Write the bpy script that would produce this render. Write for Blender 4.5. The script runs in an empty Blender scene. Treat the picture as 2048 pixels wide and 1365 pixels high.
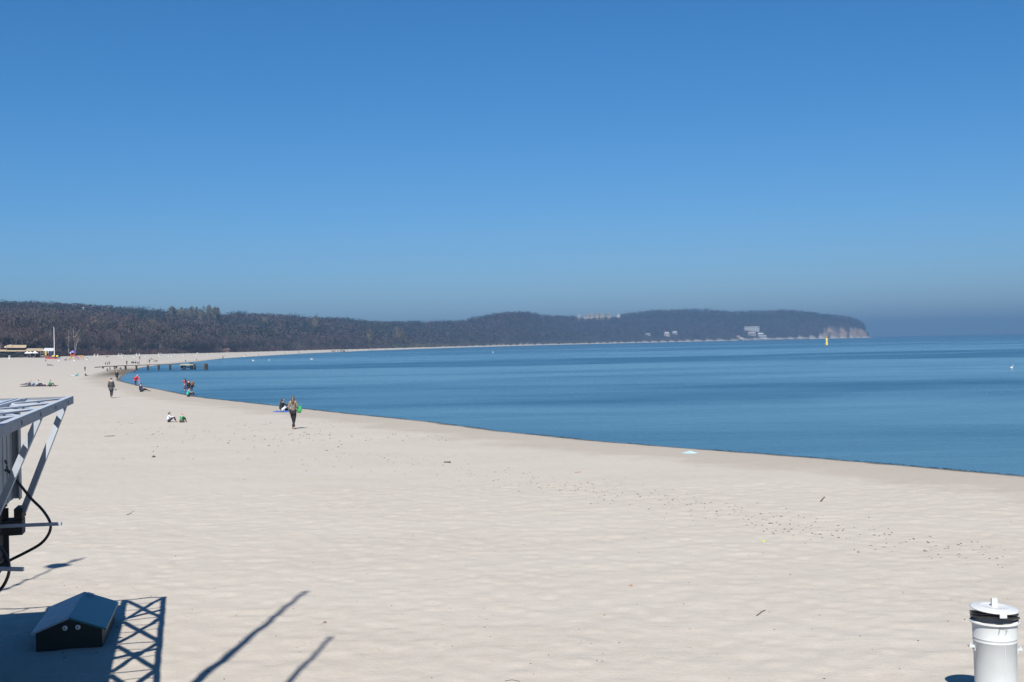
import bpy, bmesh, math, random
import numpy as np
from mathutils import Vector, Matrix
R = math.radians
scene = bpy.context.scene
COL = scene.collection

# ------------------------------------------------------------------ camera
F = 2300.0                      # focal length in photo pixels (2048 wide)
CAM = Vector((0.0, 0.0, 4.15))
ROLL, PITCH = 0.020, 5.0 / F
cam_d = bpy.data.cameras.new("camera"); cam = bpy.data.objects.new("camera", cam_d); COL.objects.link(cam)
cam_d.sensor_width = 36; cam_d.lens = F / 2048 * 36
cam_d.clip_start = 0.1; cam_d.clip_end = 60000
fwd = Vector((0, math.cos(PITCH), math.sin(PITCH)))
r0 = Vector((1, 0, 0)); u0 = r0.cross(fwd)
right = r0 * math.cos(ROLL) - u0 * math.sin(ROLL)
up = r0 * math.sin(ROLL) + u0 * math.cos(ROLL)
cam.matrix_world = Matrix(((right.x, up.x, -fwd.x, CAM.x), (right.y, up.y, -fwd.y, CAM.y),
                           (right.z, up.z, -fwd.z, CAM.z), (0, 0, 0, 1)))
scene.camera = cam

# ------------------------------------------------------------------ sky and sun
SUN_EL, SUN_DX = R(47.5), 0.085          # shadows fall towards (+SUN_DX, +1)
world = bpy.data.worlds.new("World"); scene.world = world; world.use_nodes = True
wn = world.node_tree.nodes; wl = world.node_tree.links
bg = wn["Background"]
sky = wn.new("ShaderNodeTexSky"); sky.sky_type = 'NISHITA'; sky.sun_disc = False
sky.sun_elevation = SUN_EL; sky.sun_rotation = math.atan2(-SUN_DX, -1.0)
sky.altitude = 0; sky.air_density = 1.0; sky.dust_density = 0.3; sky.ozone_density = 3.0
# a deeper, clearer blue than the model's default air: each channel gets its own response
SKY_G = ((1.50, 0.67), (1.05, 0.81), (1.0, 1.16))
sp_ = wn.new("ShaderNodeSeparateColor"); cb_ = wn.new("ShaderNodeCombineColor"); wl.new(sky.outputs[0], sp_.inputs[0])
for i_, (e_, g_) in enumerate(SKY_G):
    a_ = wn.new("ShaderNodeMath"); a_.operation = 'MULTIPLY'; a_.inputs[1].default_value = 0.10; wl.new(sp_.outputs[i_], a_.inputs[0])
    b_ = wn.new("ShaderNodeMath"); b_.operation = 'POWER'; b_.inputs[1].default_value = e_; wl.new(a_.outputs[0], b_.inputs[0])
    c_ = wn.new("ShaderNodeMath"); c_.operation = 'MULTIPLY'; c_.inputs[1].default_value = g_ * 10; wl.new(b_.outputs[0], c_.inputs[0]); wl.new(c_.outputs[0], cb_.inputs[i_])
wl.new(cb_.outputs[0], bg.inputs[0]); bg.inputs[1].default_value = 0.057
sun_d = bpy.data.lights.new("sun", 'SUN'); sun = bpy.data.objects.new("sun", sun_d); COL.objects.link(sun)
sun_d.energy = 5.0; sun_d.angle = R(0.53); sun_d.color = (1.0, 0.93, 0.83)
az_len = math.hypot(SUN_DX, 1)
sd = Vector((SUN_DX / az_len * math.cos(SUN_EL), 1 / az_len * math.cos(SUN_EL), -math.sin(SUN_EL)))
sun.rotation_euler = sd.to_track_quat('-Z', 'Y').to_euler()
sun.location = (-20, -60, 60)
vs = scene.view_settings; vs.view_transform = 'Standard'; vs.look = 'None'; vs.gamma = 1; vs.exposure = 0.65
scene.cycles.max_bounces = 6; scene.cycles.volume_bounces = 0
scene.cycles.sample_clamp_indirect = 6

# ------------------------------------------------------------------ helpers
def ray(px, py):
    return (fwd + right * ((px - 1024) / F) + up * ((682.5 - py) / F))
def atY(px, py, Y):
    d = ray(px, py); return CAM + d * (Y / d.y)
def atZ(px, py, z):
    d = ray(px, py); return CAM + d * ((z - CAM.z) / d.z)
def proj(P):
    v = Vector(P) - CAM; k = v.dot(fwd)
    return 1024 + F * v.dot(right) / k, 682.5 - F * v.dot(up) / k

rng = np.random.default_rng(7); random.seed(7)

def vnoise(x, y, seed=0):
    x = np.asarray(x, float); y = np.asarray(y, float)
    xi = np.floor(x).astype(np.int64); yi = np.floor(y).astype(np.int64)
    fx = x - xi; fy = y - yi; fx = fx * fx * (3 - 2 * fx); fy = fy * fy * (3 - 2 * fy)
    def h(a, b):
        n = (a * 374761393 + b * 668265263 + seed * 974634777) & 0xffffffff
        n = ((n ^ (n >> 13)) * 1274126177) & 0xffffffff
        return ((n ^ (n >> 16)) & 0xffff) / 65535.0
    return (h(xi, yi) * (1 - fx) + h(xi + 1, yi) * fx) * (1 - fy) + (h(xi, yi + 1) * (1 - fx) + h(xi + 1, yi + 1) * fx) * fy

def sstep(a, b, x):
    t = np.clip((x - a) / (b - a), 0, 1); return t * t * (3 - 2 * t)

ALB = 0.78      # overall reflectance level the exposure is set for
def mat(name, color, rough=0.7, var=0.15, scale=8.0, bump=0.0, metal=0.0, spec=0.5, col2=None, stretch=None, det=4):
    color = tuple(ALB * c for c in color); col2 = tuple(ALB * c for c in col2) if col2 else None
    m = bpy.data.materials.new(name); m.use_nodes = True
    nt = m.node_tree; n = nt.nodes; l = nt.links; b = n["Principled BSDF"]
    b.inputs["Roughness"].default_value = rough; b.inputs["Metallic"].default_value = metal
    b.inputs["Specular IOR Level"].default_value = spec
    tc = n.new("ShaderNodeTexCoord"); mp = n.new("ShaderNodeMapping")
    if stretch: mp.inputs["Scale"].default_value = stretch
    l.new(tc.outputs["Object"], mp.inputs[0])
    nz = n.new("ShaderNodeTexNoise"); nz.inputs["Scale"].default_value = scale; nz.inputs["Detail"].default_value = det
    l.new(mp.outputs[0], nz.inputs[0])
    mx = n.new("ShaderNodeMix"); mx.data_type = 'RGBA'
    c2 = col2 or tuple(min(1, c * (1 + var)) for c in color)
    c1 = color if col2 else tuple(c * (1 - var) for c in color)
    mx.inputs[6].default_value = (*c1, 1); mx.inputs[7].default_value = (*c2, 1)
    rp = n.new("ShaderNodeMapRange"); rp.inputs[1].default_value = 0.3; rp.inputs[2].default_value = 0.7
    l.new(nz.outputs[0], rp.inputs[0]); l.new(rp.outputs[0], mx.inputs[0]); l.new(mx.outputs[2], b.inputs["Base Color"])
    if bump:
        bp = n.new("ShaderNodeBump"); bp.inputs["Strength"].default_value = bump; bp.inputs["Distance"].default_value = 0.02
        l.new(nz.outputs[0], bp.inputs["Height"]); l.new(bp.outputs[0], b.inputs["Normal"])
    return m

_mc = {}
def cmat(color, rough=0.85, kind="cloth"):
    k = (tuple(color), rough, kind)
    if k not in _mc: _mc[k] = mat(kind, color, rough, 0.18, 14, 0.15)
    return _mc[k]

def tag(o, label=None, cat=None, group=None, kind=None):
    if label: o["label"] = label
    if cat: o["category"] = cat
    if group: o["group"] = group
    if kind: o["kind"] = kind
    return o

def empty(name, loc=(0, 0, 0), rz=0.0, label=None, cat=None, group=None):
    o = bpy.data.objects.new(name, None); COL.objects.link(o); o.location = loc; o.rotation_euler = (0, 0, rz)
    o.empty_display_size = 0.2
    return tag(o, label, cat, group)

class MB:
    """collects shapes, then links them as one mesh object"""
    def __init__(s): s.v = []; s.f = []; s.sm = []
    def add(s, vs_, fs, smooth=False):
        k = len(s.v); s.v += [tuple(v) for v in vs_]; s.f += [tuple(i + k for i in f) for f in fs]; s.sm += [smooth] * len(fs)
        return s
    def box(s, lo, hi):
        x0, y0, z0 = lo; x1, y1, z1 = hi
        return s.add([(x0, y0, z0), (x1, y0, z0), (x1, y1, z0), (x0, y1, z0), (x0, y0, z1), (x1, y0, z1), (x1, y1, z1), (x0, y1, z1)],
                     [(0, 3, 2, 1), (4, 5, 6, 7), (0, 1, 5, 4), (1, 2, 6, 5), (2, 3, 7, 6), (3, 0, 4, 7)])
    def hexa(s, bot, top):
        return s.add(list(bot) + list(top), [(0, 3, 2, 1), (4, 5, 6, 7), (0, 1, 5, 4), (1, 2, 6, 5), (2, 3, 7, 6), (3, 0, 4, 7)])
    def beam(s, p, q, w, h, upv=(0, 0, 1)):
        p = Vector(p); q = Vector(q); d = (q - p).normalized(); uv = Vector(upv)
        if abs(d.dot(uv)) > 0.98: uv = Vector((0, 1, 0))
        sx = d.cross(uv).normalized() * (w / 2); uz = sx.cross(d).normalized() * (h / 2)
        return s.hexa([p - sx - uz, p + sx - uz, q + sx - uz, q - sx - uz], [p - sx + uz, p + sx + uz, q + sx + uz, q - sx + uz])
    def tube(s, pts, r, n=8, smooth=True, cap=True):
        pts = [Vector(p) for p in pts]; rs = r if isinstance(r, (list, tuple)) else [r] * len(pts)
        prev = None; vv = []
        for i, p in enumerate(pts):
            d = (pts[min(i + 1, len(pts) - 1)] - pts[max(i - 1, 0)]).normalized()
            a = prev if prev is not None else (Vector((0, 0, 1)) if abs(d.z) < 0.9 else Vector((1, 0, 0)))
            a = (a - d * a.dot(d)).normalized(); prev = a; b = d.cross(a)
            for k in range(n):
                t = 2 * math.pi * k / n; vv.append(p + (a * math.cos(t) + b * math.sin(t)) * rs[i])
        ff = []
        for i in range(len(pts) - 1):
            for k in range(n):
                ff.append((i * n + k, i * n + (k + 1) % n, (i + 1) * n + (k + 1) % n, (i + 1) * n + k))
        s.add(vv, ff, smooth)
        if cap:
            k0 = len(s.v); s.add([vv[k] for k in range(n)], [tuple(range(n - 1, -1, -1))]); s.add([vv[-n + k] for k in range(n)], [tuple(range(n))])
        return s
    def lathe(s, prof, c=(0, 0, 0), n=40, smooth=True, axis=None, wob=0, wn_=5):
        vv = []; ff = []
        for j, (r, z) in enumerate(prof):
            for k in range(n):
                t = 2 * math.pi * k / n; rr = r * (1 + wob * math.sin(wn_ * t + j * 1.3) + wob * .7 * math.sin((wn_ * 2 + 1) * t + j * 2.1))
                vv.append(Vector((rr * math.cos(t), rr * math.sin(t), z)))
        for j in range(len(prof) - 1):
            for k in range(n):
                ff.append((j * n + k, j * n + (k + 1) % n, (j + 1) * n + (k + 1) % n, (j + 1) * n + k))
        if axis is not None: vv = [axis @ v for v in vv]
        c = Vector(c); return s.add([v + c for v in vv], ff, smooth)
    def ell(s, c, r, n=12, m=8, rot=None):
        vv = []; ff = []
        for j in range(m + 1):
            a = math.pi * j / m
            for k in range(n):
                t = 2 * math.pi * k / n
                v = Vector((r[0] * math.sin(a) * math.cos(t), r[1] * math.sin(a) * math.sin(t), -r[2] * math.cos(a)))
                vv.append(((rot @ v) if rot else v) + Vector(c))
        for j in range(m):
            for k in range(n):
                ff.append((j * n + k, j * n + (k + 1) % n, (j + 1) * n + (k + 1) % n, (j + 1) * n + k))
        return s.add(vv, ff, True)
    def build(s, name, m, parent=None, **kw):
        me = bpy.data.meshes.new(name); me.from_pydata(s.v, [], s.f)
        me.polygons.foreach_set("use_smooth", s.sm); me.materials.append(m); me.validate(); me.update()
        o = bpy.data.objects.new(name, me); COL.objects.link(o)
        if parent is not None: o.parent = parent
        tag(o, **kw); return o

def npmesh(name, V, Fc, m, color=None, smooth=False, attrs=None, parent=None):
    """fast mesh from numpy: Fc (n,3) or (n,4)"""
    me = bpy.data.meshes.new(name); k = Fc.shape[1]
    me.vertices.add(len(V)); me.vertices.foreach_set("co", np.asarray(V, np.float32).ravel())
    me.loops.add(Fc.size); me.loops.foreach_set("vertex_index", Fc.ravel().astype(np.int32))
    me.polygons.add(len(Fc)); me.polygons.foreach_set("loop_start", np.arange(0, Fc.size, k, dtype=np.int32))
    me.polygons.foreach_set("loop_total", np.full(len(Fc), k, np.int32))
    me.update(calc_edges=True)
    me.polygons.foreach_set("use_smooth", np.full(len(Fc), smooth))
    if color is not None:
        a = me.attributes.new("tint", 'FLOAT_COLOR', 'POINT'); c = np.ones((len(V), 4), np.float32); c[:, :3] = color
        a.data.foreach_set("color", c.ravel())
    for nm, arr in (attrs or {}).items():
        a = me.attributes.new(nm, 'FLOAT', 'POINT'); a.data.foreach_set("value", np.asarray(arr, np.float32).ravel())
    me.materials.append(m)
    o = bpy.data.objects.new(name, me); COL.objects.link(o)
    if parent is not None: o.parent = parent
    return o

def copy_tree(o, parent=None):
    c = o.copy(); COL.objects.link(c)
    if parent is not None: c.parent = parent
    for ch in list(o.children): copy_tree(ch, c)
    return c

# ------------------------------------------------------------------ coast and terrain
WATER_Z = -0.15
near_px = [(2330, 990), (2048, 953), (1800, 931), (1600, 914), (1400, 899), (1200, 883), (1000, 863), (850, 843), (700, 828), (600, 817),
           (500, 806), (416, 797), (385, 792.5), (340, 783.5), (322, 779.5), (295, 775), (264, 768.5), (243, 763), (238, 760), (243, 754.5), (254, 747), (268, 741), (284, 735.5), (330, 729), (400, 723)]
coast = [(160.0, -60.0), (90.0, 5.0)] + [tuple(atZ(x, y, WATER_Z)[:2]) for x, y in near_px]
for px_, r_ in [(440, 530), (510, 640), (600, 830), (740, 1150), (900, 1600), (1000, 1900), (1100, 2250), (1200, 2520), (1300, 2780), (1400, 2960),
                (1480, 3060), (1600, 3220), (1680, 3330), (1725, 3420), (1742, 3520), (1746, 3640), (1735, 3900), (1660, 4600), (1500, 6000), (1350, 8800)]:
    coast.append(((px_ - 1024) / F * r_, r_))
coast = np.array(coast)
poly = np.vstack([coast, [(-9300, 8800), (-9300, -9300), (3000, -9300), (600, -600)]])

def inside(x, y):
    c = np.zeros(x.shape, bool); n = len(poly); j = n - 1
    for i in range(n):
        xi, yi = poly[i]; xj, yj = poly[j]
        if yi != yj:
            c ^= ((yi > y) != (yj > y)) & (x < (xj - xi) * (y - yi) / (yj - yi) + xi)
        j = i
    return c
def shore_s(x, y):
    """signed distance to the waterline, positive on land"""
    x = np.asarray(x, float); y = np.asarray(y, float)
    d = np.full(x.shape, 1e9)
    for i in range(len(coast) - 1):
        ax, ay = coast[i]; bx, by = coast[i + 1]; dx, dy = bx - ax, by - ay
        t = np.clip(((x - ax) * dx + (y - ay) * dy) / (dx * dx + dy * dy), 0, 1)
        d = np.minimum(d, np.hypot(x - ax - t * dx, y - ay - t * dy))
    return np.where(inside(x, y), d, -d)

# per-column hill data: photo x -> skyline y, ridge distance, tree height
sky_px = np.array([-500, -200, 0, 60, 130, 200, 260, 300, 345, 380, 440, 480, 530, 575, 620, 660, 720, 780, 850, 900, 935, 960, 1000, 1040, 1062, 1085, 1120, 1170, 1240, 1300, 1380, 1420, 1460, 1500, 1560, 1600, 1640, 1700, 1722, 1735, 1741, 1744, 1760])
sky_py = np.array([600, 601, 604, 604, 607, 611, 616, 620, 622, 623, 628, 627, 628, 630, 635, 634, 641, 643, 643, 642, 639, 633, 626, 622, 624, 629, 631, 632, 628, 620, 617, 618, 622, 621, 619, 621, 627, 632, 642, 652, 662, 674, 674])
rid_px = np.array([-500, 0, 300, 430, 700, 850, 1000, 1062, 1120, 1300, 1460, 1600, 1700, 1741, 1760])
rid_r = np.array([1250, 1250, 1350, 1450, 1750, 2100, 2350, 2500, 3000, 3400, 3480, 3600, 3580, 3620, 3620])
def horizon_y(px): return 687.5 - 0.02 * (px - 1024)
def beach_w(r): return np.interp(r, [0, 450, 600, 900, 1200, 1700, 2500, 3300, 3600], [105, 88, 86, 70, 48, 32, 26, 14, 6])
def tree_h(r): return np.interp(r, [400, 900, 2000, 3600], [10, 12, 13, 13])

def column_data(px):
    """front (treeline) distance for photo columns"""
    rr = np.geomspace(330, 3700, 500); out = np.empty(len(px))
    for k in range(0, len(px), 200):
        p = px[k:k + 200]; X = (p[:, None] - 1024) / F * rr; Y = np.broadcast_to(rr, X.shape)
        ok = shore_s(X, Y) > beach_w(np.broadcast_to(rr, X.shape))
        out[k:k + 200] = np.where(ok.any(1), rr[ok.argmax(1)], 3700)
    return out
_cp = np.arange(-560, 1770, 3.0); _cf = column_data(_cp)
_cf = np.convolve(np.pad(_cf, 2, mode='edge'), np.ones(5) / 5, 'valid')

def ground_z(x, y, micro=True):
    x = np.asarray(x, float); y = np.asarray(y, float); r = np.hypot(x, y)
    s = shore_s(x, y)
    z = np.where(s < 0, np.maximum(-4, WATER_Z + s * 0.05), WATER_Z + 0.16 * (1 - np.exp(-np.maximum(s, 0) / 2.2)) )
    dune = np.interp(r, [0, 500, 900, 1300, 4000], [2.5, 2.5, 1.6, 1.3, 1.0])
    w = beach_w(r)
    z = z + np.where(s > 0, dune * sstep(0.25, 1.05, s / w) * sstep(170, 420, r), 0)
    # hills
    yy = np.maximum(y, 1); px = 1024 + F * x / yy
    Fr = np.interp(px, _cp, _cf); Rd = np.interp(px, rid_px, rid_r); Rd = np.maximum(Rd, Fr + 160)
    top = CAM.z + (horizon_y(px) - np.interp(px, sky_px, sky_py)) / F * Rd - tree_h(Rd)
    top = np.maximum(top, 1.0)
    t = (y - Fr) / (Rd - Fr)
    prof = np.where(t < 1, np.clip(t, 0, 1) ** 0.85, np.maximum(0.25, 1 - 0.35 * (t - 1)))
    cliff = sstep(1560, 1640, px)
    prof = np.where(t < 1, prof * (1 - cliff) + cliff * (1 - (1 - np.clip(t, 0, 1)) ** 3.2), prof)
    lump = 1 - 0.30 * (vnoise(x / 210, y / 210, 3) - 0.25) * sstep(0, .3, t) * (1 - sstep(.75, 1.0, t)) * 1.3
    on = (y > 250) & (t > 0) & (s > 2) & (px > -900)
    hz = np.where(on, top * prof * lump, 0)
    hz = hz * np.where(px > 1700, sstep(2, 26, s), 1)
    z = z + np.maximum(hz, 0)
    if micro:
        near = (s > 0.5) & (r < 220)
        a = np.where(near, sstep(0.5, 6, s) * (1 - sstep(120, 220, r)), 0)
        z = z + a * (0.018 * (vnoise(x / 2.3, y / 2.3, 1) - .5) + 0.024 * (vnoise(x / .75, y / .55, 2) - .5) + 0.030 * (vnoise(x / .27, y / .23, 5) - .5) + 0.07 * (vnoise(x / 11, y / 6, 6) - .5))
    return z

def gz(x, y): return float(ground_z(np.array([x]), np.array([y]))[0])
_rr = np.geomspace(9, 4200, 2600)
def hit(px, py):
    """the point of the terrain (or water) behind a photo pixel"""
    d = ray(px, py); t = _rr / d.y
    X = d.x * t; Y = d.y * t; Z = CAM.z + d.z * t
    G = np.maximum(ground_z(X, Y, False), WATER_Z); k = np.argmax(Z < G)
    if not (Z < G).any(): k = len(_rr) - 1
    k = max(k, 1); a = (Z - G)[k - 1]; b = (Z - G)[k]; f = a / (a - b) if a != b else 0.5
    x, y = X[k - 1] + (X[k] - X[k - 1]) * f, Y[k - 1] + (Y[k] - Y[k - 1]) * f
    return Vector((x, y, max(gz(x, y), WATER_Z)))
def at_r(px, Y):
    """ground point in photo column px at distance Y"""
    x = (px - 1024) / F * Y
    for _ in range(3):
        z = gz(x, Y); q = proj((x, Y, z)); x += (px - q[0]) / F * Y
    return Vector((x, Y, gz(x, Y)))

# ---- ground sheet (polar grid round the camera)
az_f = np.arange(-31, 29.01, 0.11)
az = np.concatenate([np.arange(-180, -31, 4.0), az_f, np.arange(33, 180.1, 4.0)])
rad = np.concatenate([[0.01, 3, 6], np.arange(9, 34, 0.075), np.geomspace(34, 160, 150), np.geomspace(161.5, 4800, 300), [5600, 7000, 9000]])
A, RR = np.meshgrid(np.radians(az), rad)
GX = RR * np.sin(A); GY = RR * np.cos(A)
GZ = ground_z(GX.ravel(), GY.ravel()).reshape(GX.shape)
S = shore_s(GX.ravel(), GY.ravel())
nr, na = GX.shape
idx = np.arange(nr * na).reshape(nr, na)
quads = np.stack([idx[:-1, :-1], idx[:-1, 1:], idx[1:, 1:], idx[1:, :-1]], -1).reshape(-1, 4)
gpx = 1024 + F * GX.ravel() / np.maximum(GY.ravel(), 1)
gF = np.interp(gpx, _cp, _cf)
wood = ((GY.ravel() > gF - 4) & (GY.ravel() > 300) & (S > 2)).astype(float)
# bare sandy slips in the cliff: parallelogram strips (photo columns at the top and at the foot, heights in px above the foot)
SLIPS = [((1637, 1664), (1650, 1694), 21), ((1672, 1686), (1690, 1704), 17), ((1700, 1722), (1704, 1744), 18), ((1722, 1738), (1735, 1745), 14),
         ((1325, 1336), (1322, 1352), 5)]
def slip_mask(px, y, z):
    h = (z - 0.5) / np.maximum(y, 1) * F; m = np.zeros(px.shape)
    wob = 5 * (vnoise(px / 5, h / 3, 11) - .5)
    for (a0, a1), (b0, b1), H in SLIPS[:4]:
        f = np.clip(h / H, 0, 1); lo = b0 + (a0 - b0) * f; hi = b1 + (a1 - b1) * f
        m = np.maximum(m, ((px + wob > lo) & (px + wob < hi) & (h < H + wob * .6) & (h > 0.4)).astype(float))
    return m * (y > 2600)
slip = slip_mask(gpx, GY.ravel(), GZ.ravel())
wetp = hit(258, 745)
wet = np.exp(-(((GX.ravel() - wetp.x + 2) / 18) ** 2 + ((GY.ravel() - wetp.y) / 60) ** 2)) * (S > -2)

def ground_material():
    m = bpy.data.materials.new("sand"); m.use_nodes = True; nt = m.node_tree; n = nt.nodes; l = nt.links; b = n["Principled BSDF"]
    b.inputs["Roughness"].default_value = 0.95; b.inputs["Specular IOR Level"].default_value = 0.15
    geo = n.new("ShaderNodeNewGeometry")
    def noise(scale, det=4, st=(1, 1, 1), rough=.55):
        mp = n.new("ShaderNodeMapping"); mp.inputs["Scale"].default_value = st; l.new(geo.outputs["Position"], mp.inputs[0])
        z = n.new("ShaderNodeTexNoise"); z.inputs["Scale"].default_value = scale; z.inputs["Detail"].default_value = det
        z.inputs["Roughness"].default_value = rough; l.new(mp.outputs[0], z.inputs[0]); return z.outputs[0]
    def rng_(v, a, b_, c=0, d=1):
        r = n.new("ShaderNodeMapRange"); r.inputs[1].default_value = a; r.inputs[2].default_value = b_; r.inputs[3].default_value = c; r.inputs[4].default_value = d
        l.new(v, r.inputs[0]); return r.outputs[0]
    def mix(f, a, c):
        x = n.new("ShaderNodeMix"); x.data_type = 'RGBA'
        if isinstance(f, float): x.inputs[0].default_value = f
        else: l.new(f, x.inputs[0])
        for i, v in ((6, a), (7, c)):
            if isinstance(v, tuple): x.inputs[i].default_value = (v[0] * ALB, v[1] * ALB, v[2] * ALB, 1)
            else: l.new(v, x.inputs[i])
        return x.outputs[2]
    def math_(op, a, c):
        x = n.new("ShaderNodeMath"); x.operation = op
        for i, v in ((0, a), (1, c)):
            if isinstance(v, (int, float)): x.inputs[i].default_value = v
            else: l.new(v, x.inputs[i])
        return x.outputs[0]
    def attr(nm):
        a = n.new("ShaderNodeAttribute"); a.attribute_name = nm; return a.outputs["Fac"]
    c = mix(rng_(noise(0.16, 5, (1, 2.2, 1)), .35, .65), (0.47, 0.436, 0.382), (0.505, 0.474, 0.422))
    c = mix(rng_(noise(3.4, 6, (1, 1.5, 1), .72), .40, .66), c, (0.520, 0.490, 0.446))
    c = mix(rng_(noise(34, 3), .55, .75, 0, .45), c, (0.34, 0.305, 0.265))
    c = mix(rng_(noise(11, 2), .70, .74, 0, .35), c, (0.25, 0.21, 0.17))
    s_ = attr("shore"); wob = noise(.25, 5, (1, 1, 1), .6); s2 = math_('ADD', s_, math_('MULTIPLY', math_('SUBTRACT', wob, .5), 9.0))
    damp = math_('MULTIPLY', math_('SUBTRACT', 1, rng_(s2, 3.6, 5.6)), .34)
    c = mix(damp, c, (0.29, 0.245, 0.195))
    s3 = math_('ADD', s_, math_('MULTIPLY', math_('SUBTRACT', noise(.9, 5, (1, 1, 1), .6), .5), 1.1))
    c = mix(math_('SUBTRACT', 1, rng_(s3, .1, .6)), c, (0.11, 0.09, 0.07))
    c = mix(math_('MULTIPLY', rng_(attr("wet"), .15, .75), math_('SUBTRACT', 1, rng_(s3, 2.5, 6.5))), c, (0.15, 0.13, 0.10))
    c = mix(attr("wood"), c, (0.055, 0.047, 0.04))
    c = mix(attr("slip"), c, mix(rng_(noise(.03, 4), .4, .6), (0.36, 0.27, 0.21), (0.20, 0.16, 0.14)))
    l.new(c, b.inputs["Base Color"])
    h = math_('ADD', math_('MULTIPLY', noise(4.6, 6, (1, 1.2, 1), .68), .085), math_('MULTIPLY', noise(19, 4), .034))
    bp = n.new("ShaderNodeBump"); bp.inputs["Strength"].default_value = 0.22; bp.inputs["Distance"].default_value = 1.0
    l.new(h, bp.inputs["Height"]); l.new(bp.outputs[0], b.inputs["Normal"])
    return m
GM = ground_material()
V = np.stack([GX.ravel(), GY.ravel(), GZ.ravel()], 1)
beach = npmesh("beach", V, quads, GM, smooth=True, attrs={"shore": S, "wood": wood, "slip": slip, "wet": wet})
tag(beach, "pale sand beach rising to wooded hills", kind="structure")

# ---- sea
def sea_material():
    m = bpy.data.materials.new("sea_water"); m.use_nodes = True; nt = m.node_tree; n = nt.nodes; l = nt.links; b = n["Principled BSDF"]
    geo = n.new("ShaderNodeNewGeometry")
    def noise(scale, det=3, st=(1, 1, 1), rough=.5, dist=0):
        mp = n.new("ShaderNodeMapping"); mp.inputs["Scale"].default_value = st; l.new(geo.outputs["Position"], mp.inputs[0])
        z = n.new("ShaderNodeTexNoise"); z.inputs["Scale"].default_value = scale; z.inputs["Detail"].default_value = det
        z.inputs["Roughness"].default_value = rough; z.inputs["Distortion"].default_value = dist; l.new(mp.outputs[0], z.inputs[0]); return z.outputs[0]
    def rng_(v, a, b_, c=0, d=1):
        r = n.new("ShaderNodeMapRange"); r.inputs[1].default_value = a; r.inputs[2].default_value = b_; r.inputs[3].default_value = c; r.inputs[4].default_value = d
        l.new(v, r.inputs[0]); return r.outputs[0]
    def math_(op, a, c):
        x = n.new("ShaderNodeMath"); x.operation = op
        for i, v in ((0, a), (1, c)):
            if isinstance(v, (int, float)): x.inputs[i].default_value = v
            else: l.new(v, x.inputs[i])
        return x.outputs[0]
    # wind: ruffled (1) and smooth (0) water in long bands
    sep = n.new("ShaderNodeSeparateXYZ"); l.new(geo.outputs["Position"], sep.inputs[0])
    warp = math_('ADD', .72, math_('MULTIPLY', noise(.0045, 3, (1, 1, 1)), .56))
    yw = math_('MULTIPLY', sep.outputs[1], warp)
    ly = math_('LOGARITHM', math_('MAXIMUM', yw, 20), 10)
    rmp = n.new("ShaderNodeValToRGB"); l.new(rng_(ly, 1.5, 3.9), rmp.inputs[0])
    def P(yv): return (math.log10(yv) - 1.5) / 2.4
    stops = [(32, .45), (60, .28), (72, .35), (85, .8), (100, .7), (118, .25), (190, .12), (212, .2), (225, .85), (300, .8), (330, .25), (440, .1), (470, .6), (640, .75), (720, .2), (780, .75), (1200, .85), (3000, .9)]
    el = rmp.color_ramp.elements
    el[0].position = P(stops[0][0]); el[0].color = (stops[0][1],) * 3 + (1,)
    el[1].position = P(stops[-1][0]); el[1].color = (stops[-1][1],) * 3 + (1,)
    for yv, v in stops[1:-1]:
        e = el.new(P(yv)); e.color = (v, v, v, 1)
    patch = math_('ADD', rng_(noise(.006, 4, (1, 4.5, 1), .6, .6), .35, .65, -.3, .3), rng_(noise(.035, 5, (.6, 1.6, 1), .65, .5), .35, .65, -.36, .36))
    wind = rng_(math_('ADD', rmp.outputs[0], patch), 0, 1)
    mx = n.new("ShaderNodeMix"); mx.data_type = 'RGBA'; l.new(wind, mx.inputs[0])
    mx.inputs[6].default_value = (0.066, 0.160, 0.222, 1); mx.inputs[7].default_value = (0.026, 0.086, 0.148, 1)
    l.new(mx.outputs[2], b.inputs["Base Color"])
    l.new(rng_(wind, 0, 1, .16, .34), b.inputs["Roughness"])
    b.inputs["IOR"].default_value = 1.333
    w1 = math_('MULTIPLY', noise(.8, 5, (.3, 1, 1), .62, .35), .24)
    w2 = math_('MULTIPLY', noise(3.6, 3, (.6, 1, 1), .6), .035)
    hgt = math_('MULTIPLY', math_('ADD', w1, w2), rng_(wind, 0, 1, .55, 1.3))
    bp = n.new("ShaderNodeBump"); bp.inputs["Strength"].default_value = 1.0; bp.inputs["Distance"].default_value = 1.0
    l.new(hgt, bp.inputs["Height"]); l.new(bp.outputs[0], b.inputs["Normal"])
    return m
SEA_R = 9500
sea = MB().add([(-SEA_R, -SEA_R, WATER_Z), (SEA_R, -SEA_R, WATER_Z), (SEA_R, SEA_R, WATER_Z), (-SEA_R, SEA_R, WATER_Z)], [(0, 1, 2, 3)]).build("sea", sea_material())
tag(sea, "calm blue bay water with long wind ruffled bands", kind="structure")

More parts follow.
